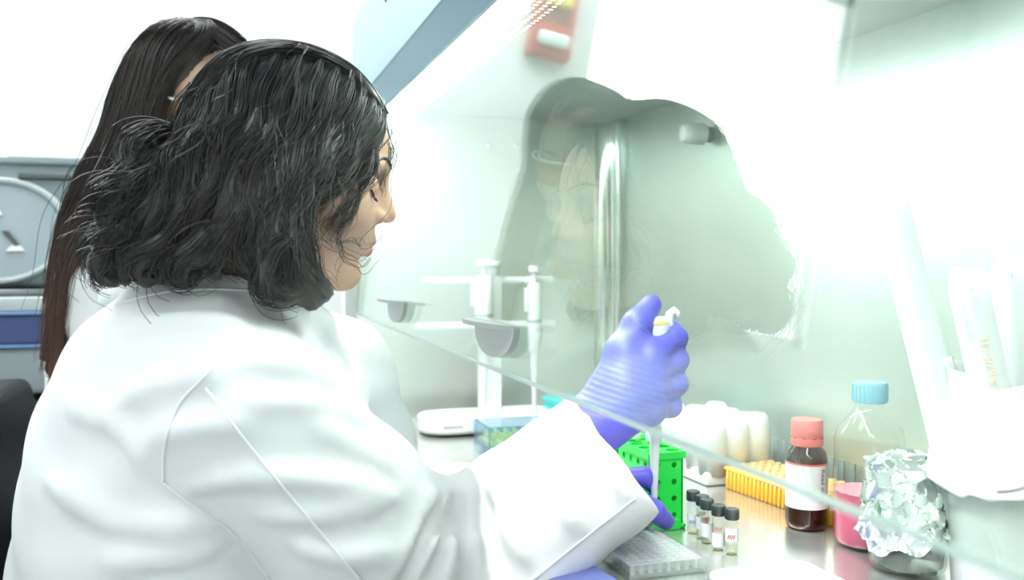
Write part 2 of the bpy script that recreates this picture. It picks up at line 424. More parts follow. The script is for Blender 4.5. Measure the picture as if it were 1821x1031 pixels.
bm = B(); box(bm, (-.26, 0, .012), (.235, .36, .105), .012, 3); cfp('lower_housing', bm, CENTL)
bm = B(); box(bm, (-.262, -.012, .105), (.237, .36, .112), .002, 1); cfp('light_blue_trim', bm, CENTS)
bm = B(); box(bm, (-.258, -.004, .112), (.233, .355, .170), .004, 1); cfp('control_band', bm, CENTB)
bm = B(); box(bm, (-.262, -.012, .170), (.237, .36, .177), .002, 1); cfp('light_blue_trim', bm, CENTS)
bm = B(); box(bm, (-.26, -.006, .177), (.235, .36, .205), .008, 2); cfp('upper_rim', bm, CENTW)
bm = B(); box(bm, (-.01, -.009, .114), (.05, -.003, .168), .002, 1); pnl = cfp('display_label', bm, WHITEPAPER)
bm = B(); prism(bm, [(.052, .168), (.095, .114), (.05, .114)], -.0075, -.003, Matrix(((1, 0, 0, 0), (0, 0, 1, 0), (0, 1, 0, 0), (0, 0, 0, 1)))); cfp('label_corner', bm, CENTL)
bm = B(); box(bm, (-.25, .02, .205), (.225, .35, .212)); cfp('seal_gasket', bm, DARKR)
LM = Matrix.Translation((0, .16, .225)) @ Matrix.Rotation(math.radians(-16), 4, 'X')
lid = None
bm = B(); box(bm, (-.26, 0, 0), (.235, .05, .285), .014, 3); lid = cfp('lid', bm, CENTG); lid.matrix_basis = LM
bm = B(); box(bm, (-.265, -.012, .272), (.24, .052, .289), .004, 2); cfp('lid_edge', bm, CENTG, par=lid)
bm = B(); lathe(bm, [(.142, 0), (.142, .014), (.128, .018), (.124, .010), (.0, .010)], 48, Matrix.Translation((.06, 0, .118)) @ Matrix.Rotation(PI / 2, 4, 'X') @ Matrix.Diagonal((.98, .83, 1, 1)), True, False); cfp('rotor_well', bm, mat('centrifuge_well', (.30, .38, .40), .35), par=lid)
bm = B(); torus = [( .06 + .135 * math.cos(t), -.014, .118 + .113 * math.sin(t)) for t in np.linspace(0, 2 * PI, 49)]; tube_path(bm, torus, .0065, 8); cfp('well_seal', bm, CENTW, par=lid)
bm = B(); box(bm, (.095, -.022, .232), (.20, -.012, .246), .003, 1); cfp('latch_bar', bm, BLACKP, par=lid)
for (cx_, cz_) in ((.045, .165), (.09, .085)):
    bm = B(); prism(bm, [(cx_ - .022, cz_ + .03), (cx_ - .008, cz_ + .03), (cx_ + .014, cz_), (cx_ + .006, cz_ - .004)], .0085, .017, Matrix(((1, 0, 0, 0), (0, 0, -1, 0), (0, 1, 0, 0), (0, 0, 0, 1)))); cfp('rotor_mark', bm, BLACKP, par=lid)
    bm = B(); prism(bm, [(cx_ - .012, cz_ - .014), (cx_ + .024, cz_ - .014), (cx_ + .016, cz_ - .002), (cx_ - .002, cz_ - .002)], .0085, .016, Matrix(((1, 0, 0, 0), (0, 0, -1, 0), (0, 1, 0, 0), (0, 0, 0, 1)))); cfp('rotor_patch', bm, WHITEP, par=lid)
for fx in (-.22, .2):
    for fy in (.03, .32):
        bm = B(); rod(bm, (fx, fy, 0), (fx, fy, .014), .015); cfp('foot', bm, BLACKP)

# ------------------------------------------------------------------ pipette stand and hanging pipettes
YS = 1.585
ps = tag(empty('pipette_stand', (.222, YS, 0)), 'white pipette carousel stand with two cross bars at the cabinet end wall', 'pipette stand')
bm = B(); prism(bm, rrect(.265, .11, .045, 6), .004, .034); o = obj('base', bm, WHITEP, ps, angle=50)
md = o.modifiers.new('bevel', 'BEVEL'); md.width = .006; md.segments = 3
bm = B(); box(bm, (-.10, -.0558, .018), (-.065, -.0548, .0205)); obj('base_mark', bm, GREYP, ps)
bm = B(); box(bm, (-.021, -.014, .03), (.021, .014, .335 - .05), .008, 2); obj('column', bm, WHITEP, ps, angle=40)
bm = B(); lathe(bm, [(.014, .28), (.018, .300), (.024, .303), (.024, .309), (.012, .311)], 20); obj('column_cap', bm, WHITEP, ps, angle=40)
bm = B(); box(bm, (-.128, -.010, .270), (.122, .008, .282), .004, 2); obj('cross_bar', bm, WHITEP, ps, angle=40)
bm = B(); box(bm, (-.140, -.008, .188), (.128, .008, .200), .004, 2); obj('cross_bar', bm, WHITEP, ps, angle=40)
for hx in (-.022, .072):
    bm = B(); box(bm, (hx - .012, -.030, .270), (hx + .012, -.008, .278), .003, 1); obj('hook', bm, WHITEP, ps, angle=40)
def pipette(loc, label, s=1.0, group='pipettes hanging on the stand'):
    t = tag(empty('pipette', loc), label, 'pipette', group)
    bm = B(); lathe(bm, [(.0035, -.105 * s), (.0045, -.06 * s), (.0065, -.02 * s), (.0075, .0), (.012 * s, .006), (.0135 * s, .04), (.0145 * s, .10), (.0125 * s, .125), (.009 * s, .128)], 18); obj('barrel', bm, WHITEP, t, angle=50)
    bm = B(); lathe(bm, [(.0045, .127), (.0045, .146), (.0105 * s, .147), (.0110 * s, .156), (.0095 * s, .158)], 16); obj('plunger', bm, WHITEP, t, angle=50)
    bm = B(); box(bm, (-.020 * s, -.006, .075), (-.010 * s, .006, .118), .003, 2); obj('finger_hook', bm, WHITEP, t, angle=40)
    bm = B(); lathe(bm, [(.0137 * s, .055), (.0142 * s, .056), (.0142 * s, .060), (.0139 * s, .061)], 18); obj('collar_ring', bm, CENTL, t, angle=50)
    bm = B(); lathe(bm, [(.0018, -.155 * s), (.005, -.104 * s)], 12); obj('nozzle', bm, WHITEP, t, angle=50)
    return t
pipette((.200, YS - .038, .156), 'thicker white pipette hanging in front of the stand column', 1.18)
pipette((.296, YS - .038, .144), 'slim white pipette hanging at the right end of the stand bar', .92)

# ------------------------------------------------------------------ tip boxes near the stand
tb = tag(empty('tip_box', (.148, 1.335, 0)), 'pale blue clear tip box with yellow tips on the worktop', 'tip box')
bm = B(); box(bm, (0, 0, 0), (.11, .085, .02), .004, 2); obj('box_base', bm, BLUEC, tb, angle=40)
bm = B(); box(bm, (.004, .004, .018), (.106, .081, .024)); obj('tip_rack', bm, YELLOWP, tb)
bm = B(); lathe(bm, [(.0036, 0), (.003, .012), (.0012, .013)], 8); c0 = None
for i in range(6):
    for j in range(4):
        if c0 is None:
            c0 = obj('pipette_tip', bm, YELLOWP, tb, angle=50); c = c0
        else:
            c = c0.copy(); COL.objects.link(c)
        c.location = (.014 + i * .016, .014 + j * .018, .024)
bm = B()
for lo, hi in (((0, 0, .02), (.11, .002, .052)), ((0, .083, .02), (.11, .085, .052)), ((0, 0, .02), (.002, .085, .052)), ((.108, 0, .02), (.11, .085, .052)), ((0, 0, .050), (.11, .085, .052))): box(bm, lo, hi)
obj('box_lid', bm, BLUEC, tb)
tb2 = tag(empty('tip_box', (.165, 1.425, 0)), 'empty bluish clear plastic box behind the box of yellow tips', 'box')
bm = B(); box(bm, (0, 0, 0), (.105, .07, .03), .004, 2); obj('box_base', bm, BLUEC, tb2, angle=40)
bm = B(); box(bm, (-.002, -.002, .03), (.107, .072, .038), .003, 2); obj('box_lid', bm, BLUEC, tb2, angle=40)
tl = tag(empty('tube_box', (.335, 1.52, 0)), 'small teal plastic box at the foot of the back corner', 'box')
bm = B(); box(bm, (0, 0, 0), (.06, .09, .045), .004, 2); obj('box_base', bm, TEALP, tl, angle=40)
bm = B(); box(bm, (-.002, -.002, .045), (.062, .092, .056), .004, 2); obj('box_lid', bm, TEALP, tl, angle=40)

# ------------------------------------------------------------------ green tube rack
gr = tag(empty('tube_rack', (.222, .930, 0)), 'bright green plastic tube rack gripped by the gloved left hand', 'tube rack')
GW, GL, GH = .042, .175, .090
bm = B(); holed(bm, GW, GH - .012, 2, 4, .0036, .002, Matrix(((1, 0, 0, 0), (0, 0, 1, 0), (0, 1, 0, .006), (0, 0, 0, 1)))); obj('end_panel', bm, GREEN, gr)
bm = B(); holed(bm, GW, GH - .012, 2, 4, .0036, .002, Matrix(((1, 0, 0, 0), (0, 0, 1, GL - .002), (0, 1, 0, .006), (0, 0, 0, 1)))); obj('end_panel', bm, GREEN, gr)
bm = B(); holed(bm, GL, GH - .012, 9, 4, .0042, .002, Matrix(((0, 0, 1, -.001), (1, 0, 0, 0), (0, 1, 0, .006), (0, 0, 0, 1)))); obj('side_panel', bm, GREEN, gr)
bm = B(); holed(bm, GL, GH - .012, 9, 4, .0042, .002, Matrix(((0, 0, 1, GW - .001), (1, 0, 0, 0), (0, 1, 0, .006), (0, 0, 0, 1)))); obj('side_panel', bm, GREEN, gr)
bm = B(); holed(bm, GW + .006, GL + .006, 2, 8, .0082, .008, Matrix.Translation((-.003, -.003, GH - .008))); obj('top_deck', bm, GREEN, gr)
bm = B(); box(bm, (-.004, -.004, 0), (GW + .004, GL + .004, .006), .002, 1); obj('base_rim', bm, GREEN, gr, angle=40)
bm = B(); box(bm, (.004, -.006, 0), (GW - .004, -.002, .012), .001, 1); obj('clip_foot', bm, GREEN, gr, angle=40)
def tube(x, y, capm, bodym, label, h=.022, r=.0078, z0=.012):
    t = tag(empty('sample_tube', (x, y, z0)), label, 'tube', 'sample tubes standing in the green rack')
    bm = B(); lathe(bm, [(.002, 0), (r * .85, .018), (r, .03), (r, GH - z0 + .004)], 16); obj('tube_body', bm, bodym, t, angle=50)
    bm = B(); lathe(bm, [(r * 1.02, GH - z0 + .004), (r * 1.18, GH - z0 + .005), (r * 1.18, GH - z0 + h - .002), (r * 1.0, GH - z0 + h)], 18); obj('tube_cap', bm, capm, t, angle=50)
    return t
tube(.2355, 1.000, WHITEP, CLEARG, 'tube with tall white cap standing in the green rack', .026)
tube(.2355, 1.060, GREENL, CLEARG, 'tube with ribbed green cap at the far end of the green rack', .028, .0088)
tube(.2490, .975, mat('mint_cap', (.55, .88, .70), .4), CLEARG, 'tube with pale mint cap beside the white capped tube', .020)

# ------------------------------------------------------------------ 96-well plate
wp = tag(empty('well_plate', (.172, .85, 0)), 'clear ninety-six well plate under the pipette tip', 'well plate')
PLATEM = glass('plate_plastic', (.96, .98, .97), 1.4, milk=.13, milkcol=(.92, .97, .94))
PW, PL, PH = .0855, .1276, .0145
bm = B(); box(bm, (-PW / 2, -PL / 2, 0), (PW / 2, PL / 2, .0025), .001, 1); obj('plate_skirt', bm, PLATEM, wp)
bm = B()
for lo, hi in (((-PW / 2, -PL / 2, .0025), (-PW / 2 + .0015, PL / 2, PH)), ((PW / 2 - .0015, -PL / 2, .0025), (PW / 2, PL / 2, PH)),
               ((-PW / 2, -PL / 2, .0025), (PW / 2, -PL / 2 + .0015, PH)), ((-PW / 2, PL / 2 - .0015, .0025), (PW / 2, PL / 2, PH))): box(bm, lo, hi)
obj('plate_wall', bm, PLATEM, wp)
bm = B(); holed(bm, .079, .115, 8, 12, .0034, .0008, Matrix.Translation((-.0395, -.0575, PH - .0015))); obj('plate_deck', bm, glass('plate_deck_plastic', (.95, .97, .97), 1.45, milk=.35), wp)
WELLM = glass('well_plastic', (.95, .97, .97), 1.45, milk=.28)
bm = B(); lathe(bm, [(.0031, 0), (.0034, .0108), (.0040, .0118), (.0040, .0124)], 10, None, True, False); w0 = None
for i in range(8):
    for j in range(12):
        if w0 is None: w0 = obj('well', bm, WELLM, wp, angle=50); c = w0
        else: c = w0.copy(); COL.objects.link(c)
        c.location = (-.0395 + (i + .5) * .079 / 8, -.0575 + (j + .5) * .115 / 12, .0026)

# ------------------------------------------------------------------ five vials
VX = [((.266, .908), 'farthest small vial with black cap standing beside the green rack', 'blue'),
      ((.266, .887), 'second vial from the green rack with black cap', 'red'),
      ((.2625, .871), 'middle one of five small black capped glass vials', 'red'),
      ((.262, .846), 'fourth vial from the green rack with low white label', 'red'),
      ((.268, .829), 'nearest small vial with black cap and high white label', 'red')]
for k, ((vx, vy), lab, ink) in enumerate(VX):
    t = tag(empty('glass_vial', (vx, vy, 0)), lab, 'vial', 'black capped vials in a row')
    bm = B(); lathe(bm, [(.0050, 0), (.0060, .001), (.0060, .0285), (.0045, .0315), (.0045, .034)], 16); obj('vial_body', bm, CLEARG, t, angle=50)
    bm = B(); lathe(bm, [(.0062, .0325), (.0066, .0333), (.0066, .0412), (.0060, .0420), (.0, .0420)], 20, None, True, False); obj('vial_cap', bm, BLACKP, t, angle=40)
    t.scale = (1.16, 1.16, 1.16)
    z0, z1 = ((.008, .02), (.010, .022), (.007, .020), (.004, .017), (.013, .025))[k]
    bm = B()
    ns = 12; a0, a1 = -3.5, -.7
    ra = [[bm.verts.new((.00615 * math.cos(a0 + (a1 - a0) * i / ns), .00615 * math.sin(a0 + (a1 - a0) * i / ns), z)) for i in range(ns + 1)] for z in (z0, z1)]
    for i in range(ns): bm.faces.new((ra[0][i], ra[0][i + 1], ra[1][i + 1], ra[1][i]))
    lb = obj('vial_label', bm, WHITEPAPER, t, smooth=True)
    bm = B()
    for q in range(4):
        aa = -2.7 + q * .28; zz = z1 + .0015 if k in (1, 2, 3) else z0 + .002
        pts = [(.0064 * math.cos(aa + d), .0064 * math.sin(aa + d), zz + e) for d, e in ((0, 0), (.08, .004), (.14, .001), (.22, .0045))]
        tube_path(bm, pts, .00022, 5)
    obj('handwriting', bm, INKR if ink == 'red' else mat('blue_ink', (.2, .35, .7), .6), lb)
    bm = B(); lathe(bm, [(.0046, .0012), (.0054, .002), (.0054, .010)], 14); obj('vial_liquid', bm, glass('vial_liquid', (.93, .91, .84), 1.33) if k == 0 else MATS['vial_liquid'], t, angle=50)

# ------------------------------------------------------------------ white tube block, orange tip rack
wb = tag(empty('tube_block', (.440, 1.158, 0), math.radians(2)), 'white block of rounded tube tops behind the orange rack', 'tube block')
bm = B(); box(bm, (-.055, -.068, 0), (.055, .068, .020), .006, 2); obj('block_base', bm, WHITEP, wb, angle=40)
rng = random.Random(4)
bm = B(); lathe(bm, [(.0195, .018), (.0200, .075), (.0185, .087), (.0125, .094), (.0, .0955)], 20, None, True, False); t0 = None
for i in range(3):
    for j in range(4):
        if t0 is None: t0 = obj('round_tube', bm, WHITEP, wb, smooth=True); c = t0
        else: c = t0.copy(); COL.objects.link(c)
        c.location = (-.036 + i * .036, -.052 + j * .0345, -.002 + rng.uniform(-.004, .003)); c.scale = (1, 1, 1 + rng.uniform(-.05, .03))
a = Vector((.412, 1.078, 0)); b_ = Vector((.427, .955, 0)); dv = (b_ - a).normalized(); ang = math.atan2(dv.y, dv.x)
orr = tag(empty('tip_rack', a, ang), 'long orange ribbed pipette tip rack behind the amber bottle', 'tip rack')
LO = .24
bm = B(); box(bm, (0, .0, 0), (LO, .075, .026), .004, 2); obj('rack_body', bm, ORANGE, orr, angle=40)
bm = B(); box(bm, (-.003, -.004, .024), (LO + .003, .079, .030), .002, 1); obj('rack_deck', bm, ORANGE, orr, angle=40)
r0 = None
for k in range(30):
    if r0 is None:
        bm = B(); box(bm, (-.0024, -.0045, .0), (.0024, .001, .0255), .0012, 1); r0 = obj('rib', bm, ORANGE, orr, angle=40); c = r0
    else: c = r0.copy(); COL.objects.link(c)
    c.location = (.006 + k * .0079, 0, 0)
r1 = None
for k in range(16):
    for j in range(5):
        if r1 is None:
            bm = B(); lathe(bm, [(.0045, 0), (.0045, .003), (.003, .003), (.003, .0005)], 10, None, True, True); r1 = obj('tip_collar', bm, mat('peach_plastic', (.98, .70, .42), .4), orr, angle=50); c = r1
        else: c = r1.copy(); COL.objects.link(c)
        c.location = (.010 + k * .0146, .010 + j * .0146, .030)

# ------------------------------------------------------------------ amber bottle
ab = tag(empty('reagent_bottle', (.403, .888, 0), math.radians(-62)), 'amber glass bottle with red cap and handwritten white label', 'bottle')
bm = B(); lathe(bm, [(.0, .002), (.019, .0), (.0225, .003), (.0235, .010), (.0235, .082), (.0215, .090), (.0165, .096), (.0158, .104)], 32, None, False, False); obj('bottle_glass', bm, AMBER, ab, smooth=True)
bm = B(); lathe(bm, [(.0, .004), (.0195, .004), (.0222, .008), (.0222, .075), (.0, .075)], 28, None, False, False); obj('bottle_liquid', bm, BROWNLIQ, ab, angle=50)
bm = B()
n = 28
prof = []
for z, r in ((.097, .0180), (.0985, .0184), (.105, .0184), (.1065, .0178), (.108, .0182), (.125, .0178), (.127, .0165)):
    prof.append([bm.verts.new(((r + (.0005 if (k % 2 and z > .107) else 0)) * math.cos(2 * PI * k / n), (r + (.0005 if (k % 2 and z > .107) else 0)) * math.sin(2 * PI * k / n), z)) for k in range(n)])
for p, q in zip(prof, prof[1:]):
    for k in range(n): bm.faces.new((p[k], p[(k + 1) % n], q[(k + 1) % n], q[k]))
bm.faces.new(prof[-1]); bm.faces.new(prof[0][::-1])
capo = obj('bottle_cap', bm, REDCAP, ab, angle=35)
for k in range(10):
    aa = k * 2 * PI / 10; bm = B(); box(bm, (-.0001, -.0022, -.0006), (.0004, .0022, .0006), 0, 1, Matrix.Rotation(aa, 4, 'Z') @ Matrix.Translation((.0181, 0, .1065))); obj('tamper_slot', bm, mat('cap_shadow', (.25, .05, .06), .6), capo)
def arc_label(parent, name, r, a0, a1, z0, z1, m, ns=24):
    bm = B(); rr = [[bm.verts.new((rad * math.cos(a0 + (a1 - a0) * i / ns), rad * math.sin(a0 + (a1 - a0) * i / ns), z)) for i in range(ns + 1)] for rad, z in ((r, z0), (r, z1), (r + .0003, z1), (r + .0003, z0))]
    for q in range(4):
        A, Bq = rr[q], rr[(q + 1) % 4]
        for i in range(ns): bm.faces.new((A[i], A[i + 1], Bq[i + 1], Bq[i]))
    return obj(name, bm, m, parent, angle=50)
LA = -PI / 2 + math.radians(62) - math.radians(0)
A0 = -math.radians(62)
fc = math.radians(-106) + math.radians(62)                           # label centre faces the camera
lb = arc_label(ab, 'bottle_label', .0237, fc - 1.75, fc + 1.02, .026, .078, WHITEPAPER)
arc_label(lb, 'label_stripe', .0240, fc - 1.75, fc + 1.02, .0765, .0785, REDCAP)
arc_label(lb, 'label_rule', .0240, fc + .76, fc + .785, .027, .077, INKG)
arc_label(ab, 'label_overlap', .0237, fc + 1.07, fc + 1.35, .026, .078, WHITEPAPER)
txt = text_mesh('handwriting', 'Read oilles', .0085, INK, lb, Matrix.Identity(4), .0001)
for v in txt.data.vertices:                                          # wrap the upright line of writing onto the label
    u, vv = v.co.x, v.co.y
    aa = fc + .50 + vv / .024
    v.co = Vector((.02412 * math.cos(aa), .02412 * math.sin(aa), .053 - u * 1.05))

# ------------------------------------------------------------------ media bottle with pink liquid
mb = tag(empty('media_bottle', (.428, .812, 0)), 'tall clear media bottle with pink liquid and blue cap', 'bottle')
bm = B(); lathe(bm, [(.030, .0), (.035, .002), (.0365, .010), (.0365, .118), (.0345, .128), (.018, .148), (.0155, .152), (.0155, .158)], 36, None, True, False); obj('bottle_body', bm, CLEAR, mb, smooth=True)
bm = B(); lathe(bm, [(.028, .0025), (.0335, .004), (.0355, .011), (.0355, .060)], 32); obj('pink_medium', bm, PINKLIQ, mb, angle=50)
bm = B(); lathe(bm, [(.0175, .157), (.0180, .158), (.0180, .177), (.0170, .179), (.0, .179)], 28, None, True, False); bc = obj('bottle_cap', bm, BLUECAP, mb, angle=40)
for k in range(24):
    bm = B(); box(bm, (-.0002, -.0007, .159), (.0007, .0007, .176), 0, 1, Matrix.Rotation(k * PI / 12, 4, 'Z') @ Matrix.Translation((.0180, 0, 0))); obj('cap_rib', bm, BLUECAP, bc)
arc_label(mb, 'bottle_label', .0368, math.radians(-130), math.radians(-85), .066, .105, SLEEVE)

# ------------------------------------------------------------------ foil covered jar
jr = tag(empty('foil_jar', (.412, .735, 0)), 'glass jar hooded with crumpled aluminium foil', 'jar')
bm = B(); lathe(bm, [(.028, .0), (.0355, .003), (.037, .010), (.037, .075), (.033, .085), (.030, .088)], 36, None, True, False); obj('jar_glass', bm, CLEARG, jr, smooth=True)
bm = B(); lathe(bm, [(.028, .004), (.034, .008), (.0345, .028)], 28); obj('jar_contents', bm, glass('jar_liquid', (.95, .95, .93), 1.33, milk=.3), jr, smooth=True)
rng = random.Random(11)
for k in range(16):
    aa = rng.uniform(0, 2 * PI); rr = rng.uniform(0, .022); L = .013
    p = Vector((rr * math.cos(aa), rr * math.sin(aa), .014 + rng.uniform(0, .022))); d = Vector((rng.uniform(-1, 1), rng.uniform(-1, 1), rng.uniform(-.4, .4))).normalized() * L
    bm = B(); lathe(bm, [(.002, -.001), (.005, .0), (.005, 2 * L - .003), (.002, 2 * L)], 10, axis_m(p - d, p + d)); obj('small_tube', bm, MILKY, jr, angle=50)
# foil hood: crumpled shell
nr, nz = 210, 90
vv = []
r2 = np.random.default_rng(5)
seeds = r2.uniform(-1, 1, (700, 3)); seeds[:, 2] = seeds[:, 2] * .07 + .065; seeds[:, :2] *= .05
sn = r2.normal(0, 1, (700, 3)); sn /= np.linalg.norm(sn, axis=1)[:, None]
for j in range(nz + 1):
    u = j / nz
    for i in range(nr):
        a_ = 2 * PI * i / nr
        zlow = .047 - .020 * max(0, math.cos(a_ - math.radians(-25))) ** 2 - .022 * max(0, math.cos(a_ - math.radians(205))) ** 2 + .006 * math.sin(7 * a_)
        if u < .72:
            q = u / .72; z = zlow + (.108 - zlow) * q; r = .0445 - .0045 * q + .004 * max(0, .25 - q) * 4 * (1 + math.sin(5 * a_))
        else:
            q = (u - .72) / .28; z = .108 + .010 * math.sin(q * PI / 2); r = .040 * (1 - q) + .0005
        vv.append((r * math.cos(a_), r * math.sin(a_), z))
vv = np.array(vv)
dd = np.linalg.norm(vv[:, None, :] - seeds[None], axis=2); near = dd.argmin(1)
off = np.einsum('ij,ij->i', vv - seeds[near], sn[near]) * .40
rad = vv.copy(); rad[:, 2] = (rad[:, 2] - .07) * .4; rad /= np.linalg.norm(rad, axis=1)[:, None] + 1e-9
vv = vv + rad * off[:, None]
fc_ = [(j * nr + i, j * nr + (i + 1) % nr, (j + 1) * nr + (i + 1) % nr, (j + 1) * nr + i) for j in range(nz) for i in range(nr)]
me = bpy.data.meshes.new('foil_hood'); me.from_pydata([tuple(p) for p in vv], [], fc_); fo = link('foil_hood', me, FOIL, jr)
md = fo.modifiers.new('solid', 'SOLIDIFY'); md.thickness = .0005

# ------------------------------------------------------------------ tub of wrapped serological pipettes
TC = np.array([.470, .655])
tub = tag(empty('pipette_tub', (TC[0], TC[1], 0)), 'translucent white tub holding wrapped pipettes beside the foil jar', 'tub')
bm = B(); lathe(bm, [(.052, 0), (.058, .003), (.066, .125), (.069, .128), (.069, .131), (.064, .131), (.056, .006), (.0, .006)], 40, None, True, False); obj('tub_wall', bm, MILKY, tub, angle=50)
bm = B(); 
for k, (aa, zz) in enumerate(((-1.62, .10), (-1.60, .088), (-1.66, .075), (-1.63, .06))):
    pts = [((.0625 + (zz - .06) * .05) * math.cos(aa + d), (.0625 + (zz - .06) * .05) * math.sin(aa + d), zz + e) for d, e in ((0, 0), (.03, .005), (.05, -.001), (.09, .006), (.11, .001))]
    tube_path(bm, pts, .0005, 5)
obj('marker_writing', bm, mat('faded_ink', (.62, .58, .58), .6), tub)
# crumpled white bag mouth folded over the rim
nr, nz = 96, 26
vv = []
for j in range(nz + 1):
    u = j / nz
    for i in range(nr):
        a_ = 2 * PI * i / nr
        wv = .006 * math.sin(5 * a_ + 1) + .004 * math.sin(11 * a_ + 2) + .0025 * math.sin(19 * a_ + u * 9)
        if u < .55:
            q = u / .55; z = .100 + .047 * q + wv * (1 - q) * .6; r = .079 - .006 * q + wv * .6
        else:
            q = (u - .55) / .45; z = .147 + .060 * q + .012 * math.sin(3 * a_ + .5) * q; r = .073 - .012 * math.sin(q * PI) - .012 * q + wv * (.5 + q)
        vv.append((r * math.cos(a_), r * math.sin(a_), z))
fc_ = [(j * nr + i, j * nr + (i + 1) % nr, (j + 1) * nr + (i + 1) % nr, (j + 1) * nr + i) for j in range(nz) for i in range(nr)]
me = bpy.data.meshes.new('bag'); me.from_pydata(vv, [], fc_)
bg = link('plastic_bag', me, mat('white_bag_film', (.95, .96, .96), .4), None, True); bg.location = (TC[0], TC[1], 0)
tag(bg, 'crumpled white plastic bag folded over the tub rim', 'bag')
md = bg.modifiers.new('solid', 'SOLIDIFY'); md.thickness = .0008
def bag_pt(a_, q, lift):
    u = .55 * q; wv = .006 * math.sin(5 * a_ + 1) + .004 * math.sin(11 * a_ + 2) + .0025 * math.sin(19 * a_ + u * 9)
    r = .079 - .006 * q + wv * .6 + lift
    return (r * math.cos(a_), r * math.sin(a_), .100 + .047 * q + wv * (1 - q) * .6)
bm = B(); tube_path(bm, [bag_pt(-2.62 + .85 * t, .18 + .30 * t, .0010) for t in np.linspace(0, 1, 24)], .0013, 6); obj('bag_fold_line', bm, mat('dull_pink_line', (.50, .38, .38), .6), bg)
def pack(base, top, wdt, label, text=False):
    """paper-and-film sleeve round one serological pipette"""
    base, top = Vector(base), Vector(top); L = (top - base).length
    zax = (top - base).normalized(); view = (Vector(C_) - (base + top) / 2).normalized()
    xax = zax.cross(view).normalized() * -1; yax = zax.cross(xax)
    Mx = Matrix((( xax.x, yax.x, zax.x, base.x), (xax.y, yax.y, zax.y, base.y), (xax.z, yax.z, zax.z, base.z), (0, 0, 0, 1)))
    t = empty('pipette_pack'); t.matrix_world = Mx; tag(t, label, 'pipette pack', 'wrapped pipettes in the tub')
    bm = B(); h = wdt / 2
    prism(bm, [(-h, 0), (h, 0), (h, L * .93), (h * .55, L), (-h * .9, L * .985), (-h * 1.15, L * .95), (-h, L * .92)], -.0006, .0006, Matrix(((1, 0, 0, 0), (0, 0, 1, 0), (0, 1, 0, 0), (0, 0, 0, 1))))
    obj('paper_backing', bm, WHITEPAPER, t)
    bm = B(); lathe(bm, [(.0025, .0), (.0042, .012), (.0042, L * .86), (.0036, L * .9)], 12, Matrix.Translation((0, -.0055 if yax.dot(view) < 0 else .0055, .01))); obj('pipette_barrel', bm, MILKY, t, angle=50)
    s = 1 if yax.dot(view) > 0 else -1
    bm = B(); r = [[bm.verts.new((-h + wdt * i / 12, s * (.0009 + .011 * math.sin(PI * i / 12) ** .7), z)) for i in range(13)] for z in (.002, L * .92)]
    for i in range(12): bm.faces.new((r[0][i], r[0][i + 1], r[1][i + 1], r[1][i]))
    obj('film_front', bm, SLEEVE, t, smooth=True)
    bm = B(); box(bm, (-h - .0006, s * .0006, .01), (-h + .0004, s * .002, L * .62)); obj('seal_line', bm, mat('seal_grey', (.55, .60, .58), .5), t)
    return t, Mx, L, h, s
pk = [((TC[0] - .030, TC[1] + .015, .012), atY(1568, 300, .735), .034, 'wrapped pipette leaning far left out of the white bag', False),
      ((TC[0] + .004, TC[1] - .012, .012), atY(1712, 470, .66), .034, 'upright wrapped pipette in the tub with printed number', True),
      ((TC[0] + .030, TC[1] + .012, .012), atY(1790, 450, .70), .034, 'wrapped pipette at the right edge of the tub', False)]
for base, top, wdt, lab, tx in pk:
    t, Mx, L, h, s = pack(base, top, wdt, lab, tx)
    if tx:
        rot = Matrix(((0, s, 0, 0), (0, 0, s, 0), (1, 0, 0, 0), (0, 0, 0, 1)))
        text_mesh('printed_number', '13-678-11E', .0115, INKO, t, Matrix.Translation((-.004, s * .0128, L * .70)) @ rot, .0001)
        text_mesh('printed_size', '1mL IN 1/10mL', .0065, INKG, t, Matrix.Translation((.007, s * .0128, L * .84)) @ rot, .0001)
        for q in range(6):
            bm = B(); box(bm, (.010, s * .0125 - .0002, L * .50 + q * .0028), (.016, s * .0125 + .0002, L * .50 + q * .0028 + .001)); obj('bar_mark', bm, INKG, t)
# absorbent pad lying at the near edge
bm = B(); prism(bm, rrect(.115, .30, .018, 6), 0, .007); pd = obj('absorbent_pad', bm, WHITEPAPER, None, angle=50)
pd.location = (.2655, .628, .0); pd.rotation_euler = (0, 0, math.radians(2)); md = pd.modifiers.new('bevel', 'BEVEL'); md.width = .002; md.segments = 2
tag(pd, 'flat white absorbent pad with rounded corners at the bottom edge of the picture', 'pad')
